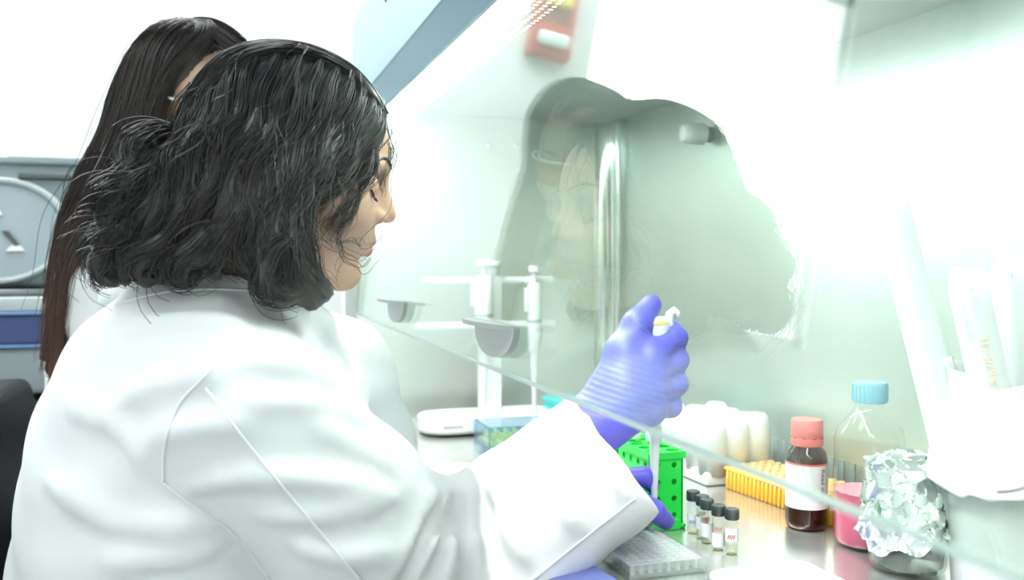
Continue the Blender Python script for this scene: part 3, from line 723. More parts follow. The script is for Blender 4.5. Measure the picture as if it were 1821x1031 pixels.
# ------------------------------------------------------------------ distance-field modelling for bodies and cloth
def smin(a, b, k):
    h = np.clip(.5 + .5 * (b - a) / k, 0, 1)
    return b + (a - b) * h - k * h * (1 - h)
def smax(a, b, k): return -smin(-a, -b, k)
def cap(P, a, b, ra, rb):
    a = np.asarray(a, np.float32); b = np.asarray(b, np.float32); ba = b - a
    h = np.clip(((P - a) @ ba) / max(float(ba @ ba), 1e-12), 0, 1)
    return np.linalg.norm(P - a - h[:, None] * ba, axis=1) - (ra + (rb - ra) * h)
def ell(P, c, r, rot=None):
    q = P - np.asarray(c, np.float32)
    if rot is not None: q = q @ rot
    r = np.asarray(r, np.float32)
    k0 = np.linalg.norm(q / r, axis=1); k1 = np.linalg.norm(q / (r * r), axis=1)
    return k0 * (k0 - 1) / np.maximum(k1, 1e-6)
def chain(P, pts, rad, k=.0):
    """capsule chain with a bounding-box cull"""
    pts = np.asarray(pts, np.float32); rad = np.asarray(rad, np.float32) * np.ones(len(pts), np.float32)
    m = rad.max() + .06
    d = np.full(len(P), .5, np.float32)
    ok = np.all((P > pts.min(0) - m) & (P < pts.max(0) + m), axis=1)
    if not ok.any(): return d
    Q = P[ok]; e = np.full(len(Q), .5, np.float32)
    for i in range(len(pts) - 1):
        c = cap(Q, pts[i], pts[i + 1], rad[i], rad[i + 1])
        e = smin(e, c, k) if k > 0 else np.minimum(e, c)
    d[ok] = e
    return d
def sdf_mesh(fn, lo, hi, h):
    """surface nets over a sparse grid"""
    lo = np.asarray(lo, np.float64); hi = np.asarray(hi, np.float64)
    nb = np.ceil((hi - lo) / (4 * h)).astype(int); n = nb * 4 + 1
    ax = [lo[i] + h * np.arange(n[i]) for i in range(3)]
    cx = [lo[i] + 4 * h * (np.arange(nb[i]) + .5) for i in range(3)]
    G = np.stack(np.meshgrid(*cx, indexing='ij'), -1).reshape(-1, 3).astype(np.float32)
    cd = np.concatenate([fn(G[i:i + 200000]) for i in range(0, len(G), 200000)]).reshape(nb)
    act = np.abs(cd) < 4 * h * 1.25
    S = np.repeat(np.repeat(np.repeat(cd, 4, 0), 4, 1), 4, 2)
    S = np.pad(S, ((0, 1), (0, 1), (0, 1)), mode='edge').astype(np.float32)
    A = np.repeat(np.repeat(np.repeat(act, 4, 0), 4, 1), 4, 2)
    A2 = np.zeros(n, bool)
    for dx in (0, 1):
        for dy in (0, 1):
            for dz in (0, 1):
                A2[dx:dx + A.shape[0], dy:dy + A.shape[1], dz:dz + A.shape[2]] |= A
    idx = np.argwhere(A2)
    pts = (lo + idx * h).astype(np.float32)
    vals = np.concatenate([fn(pts[i:i + 300000]) for i in range(0, len(pts), 300000)]) if len(pts) else np.zeros(0)
    S[A2] = vals
    neg = S < 0
    m = n - 1
    cs = np.zeros(m, np.int8)
    cor = {}
    for dx in (0, 1):
        for dy in (0, 1):
            for dz in (0, 1):
                cs += neg[dx:dx + m[0], dy:dy + m[1], dz:dz + m[2]]
    mask = (cs > 0) & (cs < 8)
    ci = np.argwhere(mask)
    acc = np.zeros((len(ci), 3)); cnt = np.zeros(len(ci))
    for axis in range(3):
        o1, o2 = [a for a in range(3) if a != axis]
        for u in (0, 1):
            for v in (0, 1):
                off = np.zeros(3, int); off[o1] = u; off[o2] = v
                a = ci + off; b = a.copy(); b[:, axis] += 1
                sa = S[a[:, 0], a[:, 1], a[:, 2]]; sb = S[b[:, 0], b[:, 1], b[:, 2]]
                x = (sa < 0) != (sb < 0)
                t = np.where(x, sa / np.where(x, sa - sb, 1), 0)
                p = a.astype(float); p[:, axis] += t
                acc += np.where(x[:, None], p, 0); cnt += x
    V = lo + h * acc / cnt[:, None]
    vid = np.full(m, -1, np.int64); vid[mask] = np.arange(len(ci))
    faces = []
    for axis in range(3):
        o1, o2 = [(1, 2), (2, 0), (0, 1)][axis]
        sl0 = [slice(1, -1)] * 3; sl0[axis] = slice(0, -1)
        a = neg[tuple(slice(1, n[i] - 1) if i != axis else slice(0, n[i] - 1) for i in range(3))]
        b = neg[tuple(slice(1, n[i] - 1) if i != axis else slice(1, n[i]) for i in range(3))]
        e = np.argwhere(a != b)
        flip = a[e[:, 0], e[:, 1], e[:, 2]]
        p = e.copy(); p[:, o1] += 1; p[:, o2] += 1
        q = []
        for du, dv in ((0, 0), (-1, 0), (-1, -1), (0, -1)):
            c = p.copy(); c[:, o1] += du; c[:, o2] += dv
            q.append(vid[c[:, 0], c[:, 1], c[:, 2]])
        f = np.stack(q, 1)
        f[~flip] = f[~flip][:, ::-1]
        faces.append(f[(f >= 0).all(1)])
    return V, np.concatenate(faces)
def np_mesh(name, V, Fq):
    me = bpy.data.meshes.new(name)
    me.vertices.add(len(V)); me.vertices.foreach_set('co', np.asarray(V, np.float32).ravel())
    k = Fq.shape[1]
    me.loops.add(Fq.size); me.loops.foreach_set('vertex_index', Fq.astype(np.int32).ravel())
    me.polygons.add(len(Fq)); me.polygons.foreach_set('loop_start', np.arange(0, Fq.size, k, dtype=np.int32))
    me.polygons.foreach_set('loop_total', np.full(len(Fq), k, np.int32))
    me.update(calc_edges=True); me.validate()
    return me
def sdf_obj(name, fn, lo, hi, h, m, parent=None, inv=None, smooth=1):
    V, Fq = sdf_mesh(fn, lo, hi, h)
    me = np_mesh(name, V, Fq)
    o = link(name, me, m, parent, True)
    if inv is not None: o.matrix_parent_inverse = inv
    if smooth:
        md = o.modifiers.new('relax', 'SMOOTH'); md.factor = .5; md.iterations = smooth
    return o
def march(fn, x, y, d0, d1, n=160):
    """first hit of a picture ray with a body, between two depths"""
    ds = np.linspace(d0, d1, n); r = ray(x, y)
    v = fn((C_ + ds[:, None] * r).astype(np.float32))
    k = np.argmax(v < 0)
    if not (v < 0).any(): return C_ + r * ds[np.argmin(v)]
    if k == 0: return C_ + r * d0
    t = ds[k - 1] + (ds[k] - ds[k - 1]) * v[k - 1] / (v[k - 1] - v[k])
    return C_ + r * t
def spline(pts, K):
    pts = np.asarray(pts, float); n = len(pts)
    s = np.concatenate([[0], np.cumsum(np.linalg.norm(np.diff(pts[:, :3], axis=0), axis=1))]); s /= s[-1]
    m = np.zeros_like(pts)
    for i in range(n):
        a, b = max(i - 1, 0), min(i + 1, n - 1); m[i] = (pts[b] - pts[a]) / (s[b] - s[a])
    t = np.linspace(0, 1, K); out = np.zeros((K, pts.shape[1]))
    j = np.clip(np.searchsorted(s, t, side='right') - 1, 0, n - 2)
    h = (s[j + 1] - s[j]); u = ((t - s[j]) / h)[:, None]; h = h[:, None]
    return (2*u**3-3*u**2+1)*pts[j] + (u**3-2*u**2+u)*h*m[j] + (-2*u**3+3*u**2)*pts[j+1] + (u**3-u**2)*h*m[j+1]
def seam(name, fn, pix, r, m, parent, d0, d1, lift=0.0, inv=None):
    pts = spline([(x, y, 0) for x, y in pix], max(6, len(pix) * 5))
    P = [march(fn, x, y, d0, d1) for x, y, _ in pts]
    P = np.array(P); 
    for _ in range(2): P[1:-1] = (P[:-2] + 2 * P[1:-1] + P[2:]) / 4
    P = P + (C_ - P) / np.linalg.norm(C_ - P, axis=1)[:, None] * lift
    bm = B(); tube_path(bm, [tuple(p) for p in P], r, 6)
    o = obj(name, bm, m, parent, smooth=True)
    if inv is not None: o.matrix_parent_inverse = inv
    return o
def strands(locks, rng, rad=.00042, K=30):
    """locks: dict(pts, R0, R1, R2, n, amp, lam) -> verts, quads of thin three-sided tubes"""
    VV, FF = [], []; base = 0
    for L in locks:
        c = spline(L['pts'], K); n = L['n']
        tg = np.gradient(c, axis=0); tg /= np.linalg.norm(tg, axis=1)[:, None]
        nn = np.zeros((K, 3)); v = np.cross(tg[0], [0.3, .8, .5]); v /= np.linalg.norm(v); nn[0] = v
        for i in range(1, K):
            v = nn[i - 1] - tg[i] * (nn[i - 1] @ tg[i]); nn[i] = v / np.linalg.norm(v)
        bb = np.cross(tg, nn)
        t = np.linspace(0, 1, K)
        R = np.where(t < .5, L['R0'] + (L['R1'] - L['R0']) * np.sin(t / .5 * PI / 2), L['R1'] + (L['R2'] - L['R1']) * ((t - .5) / .5) ** 1.5)
        length = np.linalg.norm(np.diff(c, axis=0), axis=1).sum()
        s = t * length
        rho = np.sqrt(rng.uniform(.12, 1, n)); th = rng.uniform(0, 2 * PI, n)
        ph = rng.uniform(0, 2 * PI) + rng.normal(0, .30, n); lam = L['lam'] * rng.uniform(.92, 1.1, n)
        amp = L['amp'] * rng.uniform(.4, 1.5, n)
        te = rng.uniform(.80, 1.03, n)
        tt = np.clip(te[:, None] * t[None], 0, 1)                          # (n,K) lock parameter of each strand point
        def samp(a): 
            x = tt * (K - 1); i0 = np.clip(x.astype(int), 0, K - 2); f = (x - i0)
            return a[i0] * (1 - f)[..., None] + a[i0 + 1] * f[..., None] if a.ndim > 1 else a[i0] * (1 - f) + a[i0 + 1] * f
        cc, n1, b1, Rr, ss = samp(c), samp(nn), samp(bb), samp(R), samp(s)
        drift = rng.normal(0, L.get('fly', .25), (n, 1)) * tt
        q = rho[:, None] * (1 + drift) * Rr
        tw = th[:, None] + rng.normal(0, .5, (n, 1)) * tt
        wv = amp[:, None] * np.clip(tt * 2.2, 0, 1)
        w1 = wv * np.sin(2 * PI * ss / lam[:, None] + ph[:, None]); w2 = wv * .6 * np.cos(2 * PI * ss / lam[:, None] * 1.07 + ph[:, None] * 1.3)
        P = cc + n1 * (q * np.cos(tw) + w1)[..., None] + b1 * (q * np.sin(tw) + w2)[..., None]
        T = np.gradient(P, axis=1); T /= np.linalg.norm(T, axis=2, keepdims=True) + 1e-12
        e1 = np.cross(T, np.array([.31, .77, .55])); e1 /= np.linalg.norm(e1, axis=2, keepdims=True) + 1e-12
        e2 = np.cross(T, e1)
        rr = rad * rng.uniform(.7, 1.3, (n, 1)) * (1 - .55 * tt ** 3)
        ring = np.stack([P + e1 * rr[..., None] * math.cos(a) + e2 * rr[..., None] * math.sin(a) for a in (0, 2.094, 4.189)], 2)  # n,K,3,3
        VV.append(ring.reshape(-1, 3))
        i = np.arange(n)[:, None, None] * K * 3 + np.arange(K - 1)[None, :, None] * 3 + np.arange(3)[None, None] + base
        j = np.arange(n)[:, None, None] * K * 3 + np.arange(K - 1)[None, :, None] * 3 + ((np.arange(3) + 1) % 3)[None, None] + base
        FF.append(np.stack([i, j, j + 3, i + 3], -1).reshape(-1, 4)); base += n * K * 3
    return np.concatenate(VV), np.concatenate(FF)
def hair_core(locks, extra, lo, hi, h, shrink=.72):
    def fn(P):
        d = extra(P)
        for L in locks:
            c = spline(L['pts'], 12); R = np.interp(np.linspace(0, 1, 12), [0, .5, 1], [L['R0'], L['R1'], L['R2']]) * shrink
            d = smin(d, chain(P, c, R), .004)
        return d
    return sdf_mesh(fn, lo, hi, h)

SKIN = mat('skin_tan', (.56, .365, .265), .5, sss=.12, noise=((60, 60, 60), (.50, .31, .22), .35, .7))
SKIN2 = mat('skin_light', (.60, .41, .30), .5, sss=.12, noise=((60, 60, 60), (.55, .36, .26), .35, .7))
LIPS = mat('lips_rose', (.50, .17, .16), .35)
HAIRB = mat('black_hair', (.022, .021, .021), .34, spec=.65, noise=((45, 45, 12), (.040, .034, .031), .45, .75))
HAIRBR = mat('brown_hair', (.030, .020, .016), .36, spec=.55)
_nt = HAIRBR.node_tree; _tc = _nt.nodes.new('ShaderNodeTexCoord'); _sp = _nt.nodes.new('ShaderNodeSeparateXYZ'); _mr = _nt.nodes.new('ShaderNodeMapRange'); _cr = _nt.nodes.new('ShaderNodeValToRGB')
_mr.inputs['From Min'].default_value = .55; _mr.inputs['From Max'].default_value = .12
_cr.color_ramp.elements[0].color = (.048, .037, .033, 1); _cr.color_ramp.elements[1].color = (.17, .085, .058, 1); _cr.color_ramp.elements[0].position = .25
_nt.links.new(_tc.outputs['Object'], _sp.inputs[0]); _nt.links.new(_sp.outputs['Z'], _mr.inputs['Value']); _nt.links.new(_mr.outputs[0], _cr.inputs[0]); _nt.links.new(_cr.outputs[0], _nt.nodes['Principled BSDF'].inputs['Base Color'])
COAT = mat('white_cotton', (.80, .815, .815), .85, sheen=.1, bump=((420, 420, 420), .12, .0006))
STITCH = mat('coat_stitch', (.90, .92, .92), .8)
GLOVE = mat('blue_nitrile', (.105, .10, .56), .42, noise=((30, 30, 30), (.12, .115, .60), .3, .7), bump=((160, 160, 160), .12, .001))
TROUS = mat('dark_trousers', (.03, .035, .05), .8)
SHOEM = mat('dark_shoe', (.02, .02, .022), .4)
LASH = mat('lash_black', (.01, .009, .009), .6)

class Head:
    """head-local frame: x forward, y to the person's right, z up, origin between the ears"""
    def __init__(s, nose, yaw, pitch, scale=1.0):
        f0 = np.array([math.cos(yaw), math.sin(yaw), 0]); s.rt = np.array([f0[1], -f0[0], 0]); z = np.array([0, 0, 1.])
        s.fw = math.cos(pitch) * f0 - math.sin(pitch) * z; s.up = math.sin(pitch) * f0 + math.cos(pitch) * z
        s.M = np.stack([s.fw, s.rt, s.up], 1); s.k = scale; s.lat = s.rt
        s.T = np.asarray(nose) - s.M @ np.array([.1205, 0, -.004]) * scale
    def w(s, p): return s.T + s.M @ (np.asarray(p, float) * s.k)
    def l(s, P): return ((P - s.T.astype(np.float32)) @ s.M.astype(np.float32)) / s.k
    def px(s, x, y, lat):
        """picture ray met with the plane lat metres to the person's right of the middle of the head"""
        r = ray(x, y); o = s.T + s.lat * lat
        return C_ + r * (((o - C_) @ s.lat) / (r @ s.lat))
    def face(s, P):
        q = s.l(P); a = q.copy(); a[:, 1] = np.abs(a[:, 1])
        d = ell(q, (.000, 0, .050), (.094, .073, .080))
        d = smin(d, ell(q, (.050, 0, .040), (.046, .060, .050)), .02)
        d = smin(d, ell(q, (.045, 0, -.018), (.050, .058, .066)), .03)
        d = smin(d, ell(a, (.066, .040, -.012), (.024, .021, .022)), .024)
        d = smin(d, ell(q, (.070, 0, -.030), (.030, .034, .044)), .02)
        d = smin(d, cap(a, (.006, .052, -.040), (.040, .040, -.072), .017, .015), .022)
        d = smin(d, cap(a, (.040, .040, -.072), (.080, .010, -.078), .015, .014), .018)
        d = smin(d, ell(q, (.084, 0, -.074), (.0165, .017, .0155)), .014)
        d = smin(d, cap(a, (.090, .010, .040), (.078, .046, .036), .0085, .008), .014)       # brow ridge
        d = smax(d, -ell(a, (.099, .031, .019), (.016, .018, .0135)), .014)                   # eye socket
        d = smin(d, ell(a, (.0785, .031, .0175), (.0150, .0165, .0135)), .004)                 # closed lid over the eyeball
        d = smin(d, cap(q, (.091, 0, .034), (.108, 0, .004), .0068, .0088), .011)
        d = smin(d, ell(q, (.1110, 0, -.0035), (.0098, .0098, .0088)), .006)
        d = smin(d, ell(a, (.1010, .0112, -.0085), (.0100, .0070, .0072)), .004)
        d = smax(d, -ell(a, (.1055, .0058, -.0165), (.0050, .0030, .0042)), .003)
        d = smin(d, cap(a, (.1005, .004, -.0335), (.0865, .022, -.0395), .0064, .0040), .006)
        d = smin(d, cap(a, (.0990, .002, -.0455), (.0855, .020, -.0415), .0068, .0042), .006)
        d = smax(d, -cap(a, (.1085, .0, -.0392), (.0900, .024, -.0402), .0010, .0008), .003)
        d = smax(d, -ell(q, (.1060, 0, -.0575), (.010, .016, .006)), .010)
        # ear
        e = ell(a, (.000, .074, .004), (.017, .008, .029)); e = smax(e, -ell(a, (.003, .082, .004), (.010, .007, .019)), .004)
        d = smin(d, e, .008)
        return d * s.k
    def lips(s, P):
        q = s.l(P); a = q.copy(); a[:, 1] = np.abs(a[:, 1])
        u = cap(a, (.1008, .0035, -.0345), (.0870, .0200, -.0392), .0064, .0039)
        v = cap(a, (.0993, .0015, -.0452), (.0860, .0185, -.0414), .0070, .0041)
        d = np.minimum(u, v)
        return smax(d, -cap(a, (.1085, .0, -.0392), (.0900, .024, -.0402), .0009, .0007), .002) * s.k
    def surf(s, y, z, x0=.14):
        xs = np.linspace(x0, .03, 200); Pl = np.stack([xs, np.full(200, y), np.full(200, z)], 1)
        v = s.face((s.T + (Pl * s.k) @ s.M.T).astype(np.float32)); k = int(np.argmax(v < 0))
        return np.array([xs[k], y, z])
    def features(s, parent):
        for sg in (1, -1):
            bm = B()
            ps = [s.w(s.surf(sg * y, z) + [-.0002, 0, 0]) for y, z in ((.010, .0425), (.018, .0450), (.027, .0475), (.036, .0480), (.044, .0455), (.050, .0415))]
            tube_path(bm, [tuple(p) for p in spline(ps, 18)], [.0010 + .0013 * math.sin(PI * min(1, i / 15)) for i in range(18)], 6); obj('eyebrow', bm, LASH, parent, smooth=True)
            bm = B()
            ps = [s.w(s.surf(sg * y, z) + [.0010, 0, 0]) for y, z in ((.0185, .0125), (.024, .0098), (.031, .0088), (.038, .0098), (.0455, .0128))]
            tube_path(bm, [tuple(p) for p in spline(ps, 14)], .0008, 6)
            for k in range(22):
                u = k / 21; y = .020 + .026 * u; z = .0088 + .004 * (2 * u - 1) ** 2
                p = s.surf(sg * y, z); q = p + [.0065, sg * (.0015 + .004 * u), -.0050]; r = (p + q) / 2 + [0, 0, -.0016]
                tube_path(bm, [tuple(s.w(x)) for x in (p, r, q)], [.0003, .00025, .0001], 4)
            obj('eyelashes', bm, LASH, parent, smooth=True)
# ------------------------------------------------------------------ the woman in front
rng = np.random.default_rng(3)
def adopt(root):
    """children were built in room coordinates; hang them on the root's base point"""
    for ch in root.children: ch.matrix_parent_inverse = Matrix.Translation(-root.location)
A_ = at
H1 = Head(A_(703, 387, .915), math.radians(-4), math.radians(15), .965)
W1 = tag(empty('person', (-.34, .97, FZ)), 'woman with short wavy black hair in a white lab coat holding a pipette', 'person')
neck1 = A_(395, 520, .915); bust1 = A_(375, 640, .925)
def body1(P):
    d = H1.face(P)
    d = smin(d, cap(P, H1.w((-.022, 0, -.020)), neck1, .052, .056), .03)
    d = smin(d, cap(P, neck1, bust1, .056, .085), .04)
    return d
c = H1.T
sdf_obj('body', body1, c + [-.26, -.16, -.27], c + [.17, .17, .16], .0024, SKIN, W1)
sdf_obj('lips', H1.lips, H1.w((.09, 0, -.04)) - .045, H1.w((.09, 0, -.04)) + .045, .0011, LIPS, W1)
H1.features(W1)

# lab coat
RS, RE, RW = A_(450, 742, .79), A_(765, 1062, .86), A_(1092, 804, .925)
LS, LE, LW = A_(598, 662, 1.09), A_(700, 900, 1.12), A_(1040, 925, 1.05)
fa = (RW - RE) / np.linalg.norm(RW - RE); lfa = (LW - LE) / np.linalg.norm(LW - LE)
_v = (RW - C_) / np.linalg.norm(RW - C_); cutn = fa - (fa @ _v) * _v; cutn /= np.linalg.norm(cutn)
def coat1_base(P):
    d = cap(P, A_(325, 703, .875), A_(345, 690, .985), .108, .105)
    d = smin(d, cap(P, A_(308, 850, .87), A_(342, 840, 1.0), .122, .118), .07)
    d = smin(d, cap(P, A_(296, 1035, .87), A_(335, 1010, 1.0), .128, .125), .08)
    d = smin(d, cap(P, A_(285, 1250, .88), A_(325, 1230, 1.02), .142, .138), .08)
    d = smin(d, cap(P, A_(385, 640, .89), A_(430, 640, .98), .080, .080), .06)
    d = smin(d, cap(P, A_(500, 760, .97), A_(430, 980, .97), .095, .115), .07)
    d = smin(d, cap(P, A_(390, 640, .89), RS, .068, .072), .05)
    d = smin(d, cap(P, A_(430, 630, .97), LS, .070, .062), .05)
    # left sleeve
    la = smin(cap(P, LS, LE, .062, .058), cap(P, LE, LW, .060, .060), .03)
    la = smax(la, (P - LW.astype(np.float32)) @ lfa.astype(np.float32), .004)
    d = smin(d, la, .03)
    # right sleeve, wide cuff, hollow at the end
    ra = smin(chain(P, [RS, (RS + RE) / 2, RE], [.074, .083, .080]), cap(P, RE, RW + fa * .06, .080, .073), .035)
    ra = smax(ra, (P - RW.astype(np.float32)) @ cutn.astype(np.float32), .004)
    ra = smax(ra, -cap(P, RW - fa * .07, RW + fa * .1, .040, .066), .004)
    d = smin(d, ra, .014)
    return d
def coat1_collar(P):
    pts = [A_(196, 528, .97), A_(232, 512, .925), A_(300, 500, .875), A_(380, 497, .845), A_(450, 505, .84), A_(515, 530, .86), A_(575, 575, .90), A_(600, 630, .95)]
    up_ = [A_(232, 498, .935), A_(300, 480, .885), A_(380, 474, .86), A_(450, 482, .858), A_(505, 510, .875)]
    return smin(chain(P, pts, .0135), chain(P, up_, .010), .02)
NECKHOLE = (H1.w((-.03, 0, -.03)), neck1 + (bust1 - neck1) * .25)
FOLDS = [([(215, 712), (300, 680), (400, 668)], .012), ([(240, 790), (330, 760), (430, 750)], .010), ([(420, 640), (520, 655), (600, 690), (655, 730)], .012),
         ([(430, 712), (540, 715), (650, 742)], .010), ([(345, 868), (440, 842), (560, 850), (700, 885)], .012), ([(470, 915), (580, 915), (690, 890)], .011),
         ([(90, 850), (180, 912), (280, 935), (380, 925)], .014), ([(200, 1000), (310, 990), (395, 960)], .012), ([(130, 720), (210, 760), (270, 830)], .010),
         ([(798, 878), (772, 950), (742, 1031)], .010), ([(822, 890), (806, 960), (796, 1031)], .009), ([(846, 880), (848, 960), (866, 1040)], .009), ([(770, 880), (735, 960), (690, 1031)], .009),
         ([(880, 850), (900, 930), (940, 1000)], .010), ([(960, 790), (985, 870), (1030, 940)], .009), ([(1040, 740), (1062, 800), (1110, 880)], .006), ([(520, 960), (600, 985), (700, 980)], .011),
         ([(250, 580), (340, 570), (440, 585)], .010), ([(560, 760), (620, 790), (700, 830)], .009)]
foldP = []
for pix, r in FOLDS:
    pp = spline([(x, y, 0) for x, y in pix], 8); foldP.append((np.array([march(coat1_base, x, y, .55, 1.2) for x, y, _ in pp]), r))
VALLEYS = [([(786, 876), (757, 950), (722, 1036)], .0085), ([(811, 884), (790, 960), (768, 1036)], .008), ([(836, 886), (828, 960), (830, 1036)], .008), ([(862, 872), (872, 950), (902, 1030)], .006)]
valP = []
for pix, r in VALLEYS:
    pp = spline([(x, y, 0) for x, y in pix], 8); valP.append((np.array([march(coat1_base, x, y, .55, 1.2) for x, y, _ in pp]), r))
def coat1(P):
    d = coat1_base(P)
    d = smin(d, coat1_collar(P), .012)
    for pts, r in foldP:
        d = smin(d, chain(P, pts, [r * .3] + [r * .8] * 6 + [r * .25]), .012)
    for pts, r in valP:
        d = smax(d, -chain(P, pts, np.array([.1, .3, .6, .7, .7, .6, .3, .1]) * r), .014)
    d = smax(d, -cap(P, NECKHOLE[0], NECKHOLE[1], .070, .060), .008)
    s = np.sin(P[:, 0] * 41 + P[:, 2] * 63 + 1.7 * np.sin(P[:, 1] * 25)) * np.sin(P[:, 2] * 37 - P[:, 0] * 52 + 1.3 * np.sin(P[:, 1] * 31 + 1))
    return d + .0022 * s
sdf_obj('lab_coat', coat1, (-.62, .55, -.32), (.22, 1.30, .34), .005, COAT, W1, smooth=2)
STI = []
for pix, r, d0, d1 in (([(396, 628), (365, 668), (322, 712), (300, 760), (290, 810), (290, 858)], .0011, .55, 1.1), ([(366, 690), (420, 762), (500, 862), (580, 958), (645, 1036)], .0011, .55, 1.1),
               ([(290, 858), (350, 905), (420, 952), (480, 1031)], .0009, .55, 1.1), ([(1132, 884), (1056, 943), (940, 1036)], .0010, .6, 1.1),
               ([(205, 540), (300, 518), (400, 514), (480, 522), (550, 552)], .0010, .6, 1.1)):
    seam('coat_seam', coat1, pix, r, STITCH, W1, d0, d1, .0016)
# trousers and shoes, under the bench
def legs1(P):
    d = np.full(len(P), .5, np.float32)
    for y in (.86, 1.06):
        d = np.minimum(d, chain(P, [(-.34, .96 + (y - .96) * .8, -.235), (-.02, y, -.245), (.0, y, -.30), (.03, y, -.70)], [.085, .072, .062, .048], .02))
    return d
sdf_obj('trousers', legs1, (-.46, .74, -.75), (.13, 1.19, -.12), .009, TROUS, W1)
for y in (.86, 1.06):
    def shoe(P, y=y):
        d = cap(P, (.02, y, -.722), (.15, y, -.732), .038, .030); d = smin(d, cap(P, (.02, y, -.70), (.02, y, -.66), .04, .042), .02)
        return smax(d, -(P[:, 2] + .757), .004)
    sdf_obj('shoe', shoe, (-.06, y - .07, -.765), (.22, y + .07, -.6), .007, SHOEM, W1)

# hair: locks drawn on the camera side, mirrored to the far side
def mirror(H, P):
    q = (np.asarray(P) - H.T) @ H.M; q[:, 1] *= -1
    return H.T + q @ H.M.T
def scalp(H, P):
    q = H.l(P)
    d = ell(q, (-.004, 0, .050), (.095, .076, .081))
    return smin(d, ell(q, (-.050, 0, -.005), (.055, .070, .060)), .03) * H.k
def lock(H, pts, R=(.006, .011, .006), n=110, amp=.003, lam=.05, fly=.25, out=.003):
    P = np.array([H.px(x, y, l * .001) for x, y, l in pts])
    if out is not None:                                               # keep the lock on the outside of the scalp
        P = spline(P, 14)
        for _ in range(4):
            d = scalp(H, P.astype(np.float32)); e = 1e-3
            gr_ = np.stack([scalp(H, (P + np.eye(3)[i] * e).astype(np.float32)) - d for i in range(3)], 1); gr_ /= np.linalg.norm(gr_, axis=1)[:, None] + 1e-9
            P = P + gr_ * np.clip(out - d, 0, None)[:, None]
    return dict(pts=P, R0=R[0], R1=R[1], R2=R[2], n=n, amp=amp, lam=lam, fly=fly)
SIDE = [  # from the parting down over the near side, (pixel x, pixel y, mm out from the middle)
    [(668, 190, 22), (650, 232, 50), (610, 285, 68), (560, 332, 80), (532, 400, 84), (552, 468, 80), (582, 520, 72)],
    [(660, 178, 26), (640, 228, 56), (596, 290, 74), (548, 345, 86), (524, 410, 92), (538, 480, 88), (575, 530, 78)],
    [(640, 163, 28), (614, 222, 62), (574, 295, 80), (534, 360, 92), (514, 430, 98), (528, 500, 92), (562, 538, 84)],
    [(615, 150, 30), (590, 215, 66), (552, 295, 86), (518, 370, 96), (506, 440, 102), (522, 505, 96), (552, 543, 86)],
    [(588, 140, 30), (560, 212, 68), (522, 300, 90), (490, 380, 98), (482, 445, 104), (498, 500, 96), (530, 532, 86)],
    [(560, 132, 30), (528, 210, 70), (490, 300, 92), (462, 380, 100), (455, 440, 104), (470, 490, 96), (505, 520, 88)],
    [(530, 126, 30), (495, 205, 70), (458, 295, 92), (432, 375, 100), (422, 430, 102), (432, 472, 94), (462, 500, 84)],
    [(500, 122, 30), (462, 200, 70), (425, 285, 90), (398, 365, 98), (385, 420, 98), (375, 465, 90), (385, 490, 80)],
    [(470, 122, 28), (430, 195, 66), (392, 275, 86), (362, 350, 94), (345, 410, 94), (335, 455, 88), (350, 488, 78)],
    [(445, 128, 26), (402, 195, 62), (360, 265, 80), (330, 335, 88), (308, 400, 88), (290, 455, 82), (300, 492, 70)],
    [(425, 138, 24), (378, 195, 56), (335, 258, 72), (300, 325, 80), (272, 395, 82), (248, 455, 76), (258, 496, 64)],
    [(412, 160, 20), (368, 212, 46), (312, 262, 62), (272, 325, 70), (240, 390, 72), (215, 450, 66), (222, 498, 54)],
    [(396, 176, 14), (350, 232, 36), (292, 275, 50), (248, 330, 58), (212, 390, 58), (188, 445, 52), (192, 498, 42)],
    [(380, 194, 8), (334, 246, 22), (275, 280, 34), (230, 330, 40), (195, 385, 40), (172, 440, 34), (175, 488, 28)],
    [(362, 216, 2), (320, 256, 8), (262, 278, 14), (225, 310, 18), (195, 355, 20), (178, 410, 18), (165, 460, 14)],
    [(675, 200, 16), (664, 236, 40), (640, 275, 56), (606, 312, 66), (568, 340, 74), (542, 365, 80), (530, 420, 84)],
]
locks = [lock(H1, s, (.0045, .0115, .0085), 170, .0046, .078) for s in SIDE]
# loose curls at the back of the head
CURL = [[(310, 235, 20), (268, 238, 30), (240, 258, 36), (238, 290, 40), (262, 305, 44), (285, 292, 46)], [(300, 262, 30), (262, 280, 44), (228, 305, 50), (212, 340, 52), (228, 362, 54)],
        [(290, 290, 50), (250, 318, 60), (205, 345, 60), (182, 378, 54), (186, 410, 48)], [(330, 270, 60), (308, 282, 72), (305, 310, 78), (330, 330, 82), (350, 360, 86)],
        [(250, 380, 66), (215, 420, 68), (180, 455, 60), (178, 490, 50), (205, 500, 44)], [(330, 380, 92), (300, 420, 94), (262, 450, 90), (240, 480, 80), (262, 502, 70)],
        [(380, 400, 100), (350, 430, 102), (320, 465, 96), (330, 492, 88), (362, 480, 82)], [(520, 420, 104), (480, 455, 108), (470, 500, 102), (510, 528, 94), (560, 520, 86)],
        [(330, 285, 50), (300, 315, 62), (270, 360, 74), (232, 400, 72), (190, 430, 64), (165, 470, 54)], [(420, 380, 100), (395, 430, 104), (360, 460, 98), (310, 470, 88), (285, 495, 74)]]
locks += [lock(H1, s, (.008, .013, .009), 120, .0045, .055, .35) for s in CURL]
nside = len(locks)
for L in list(locks):
    locks.append(dict(L, pts=mirror(H1, L['pts']), n=55))
TOP = []
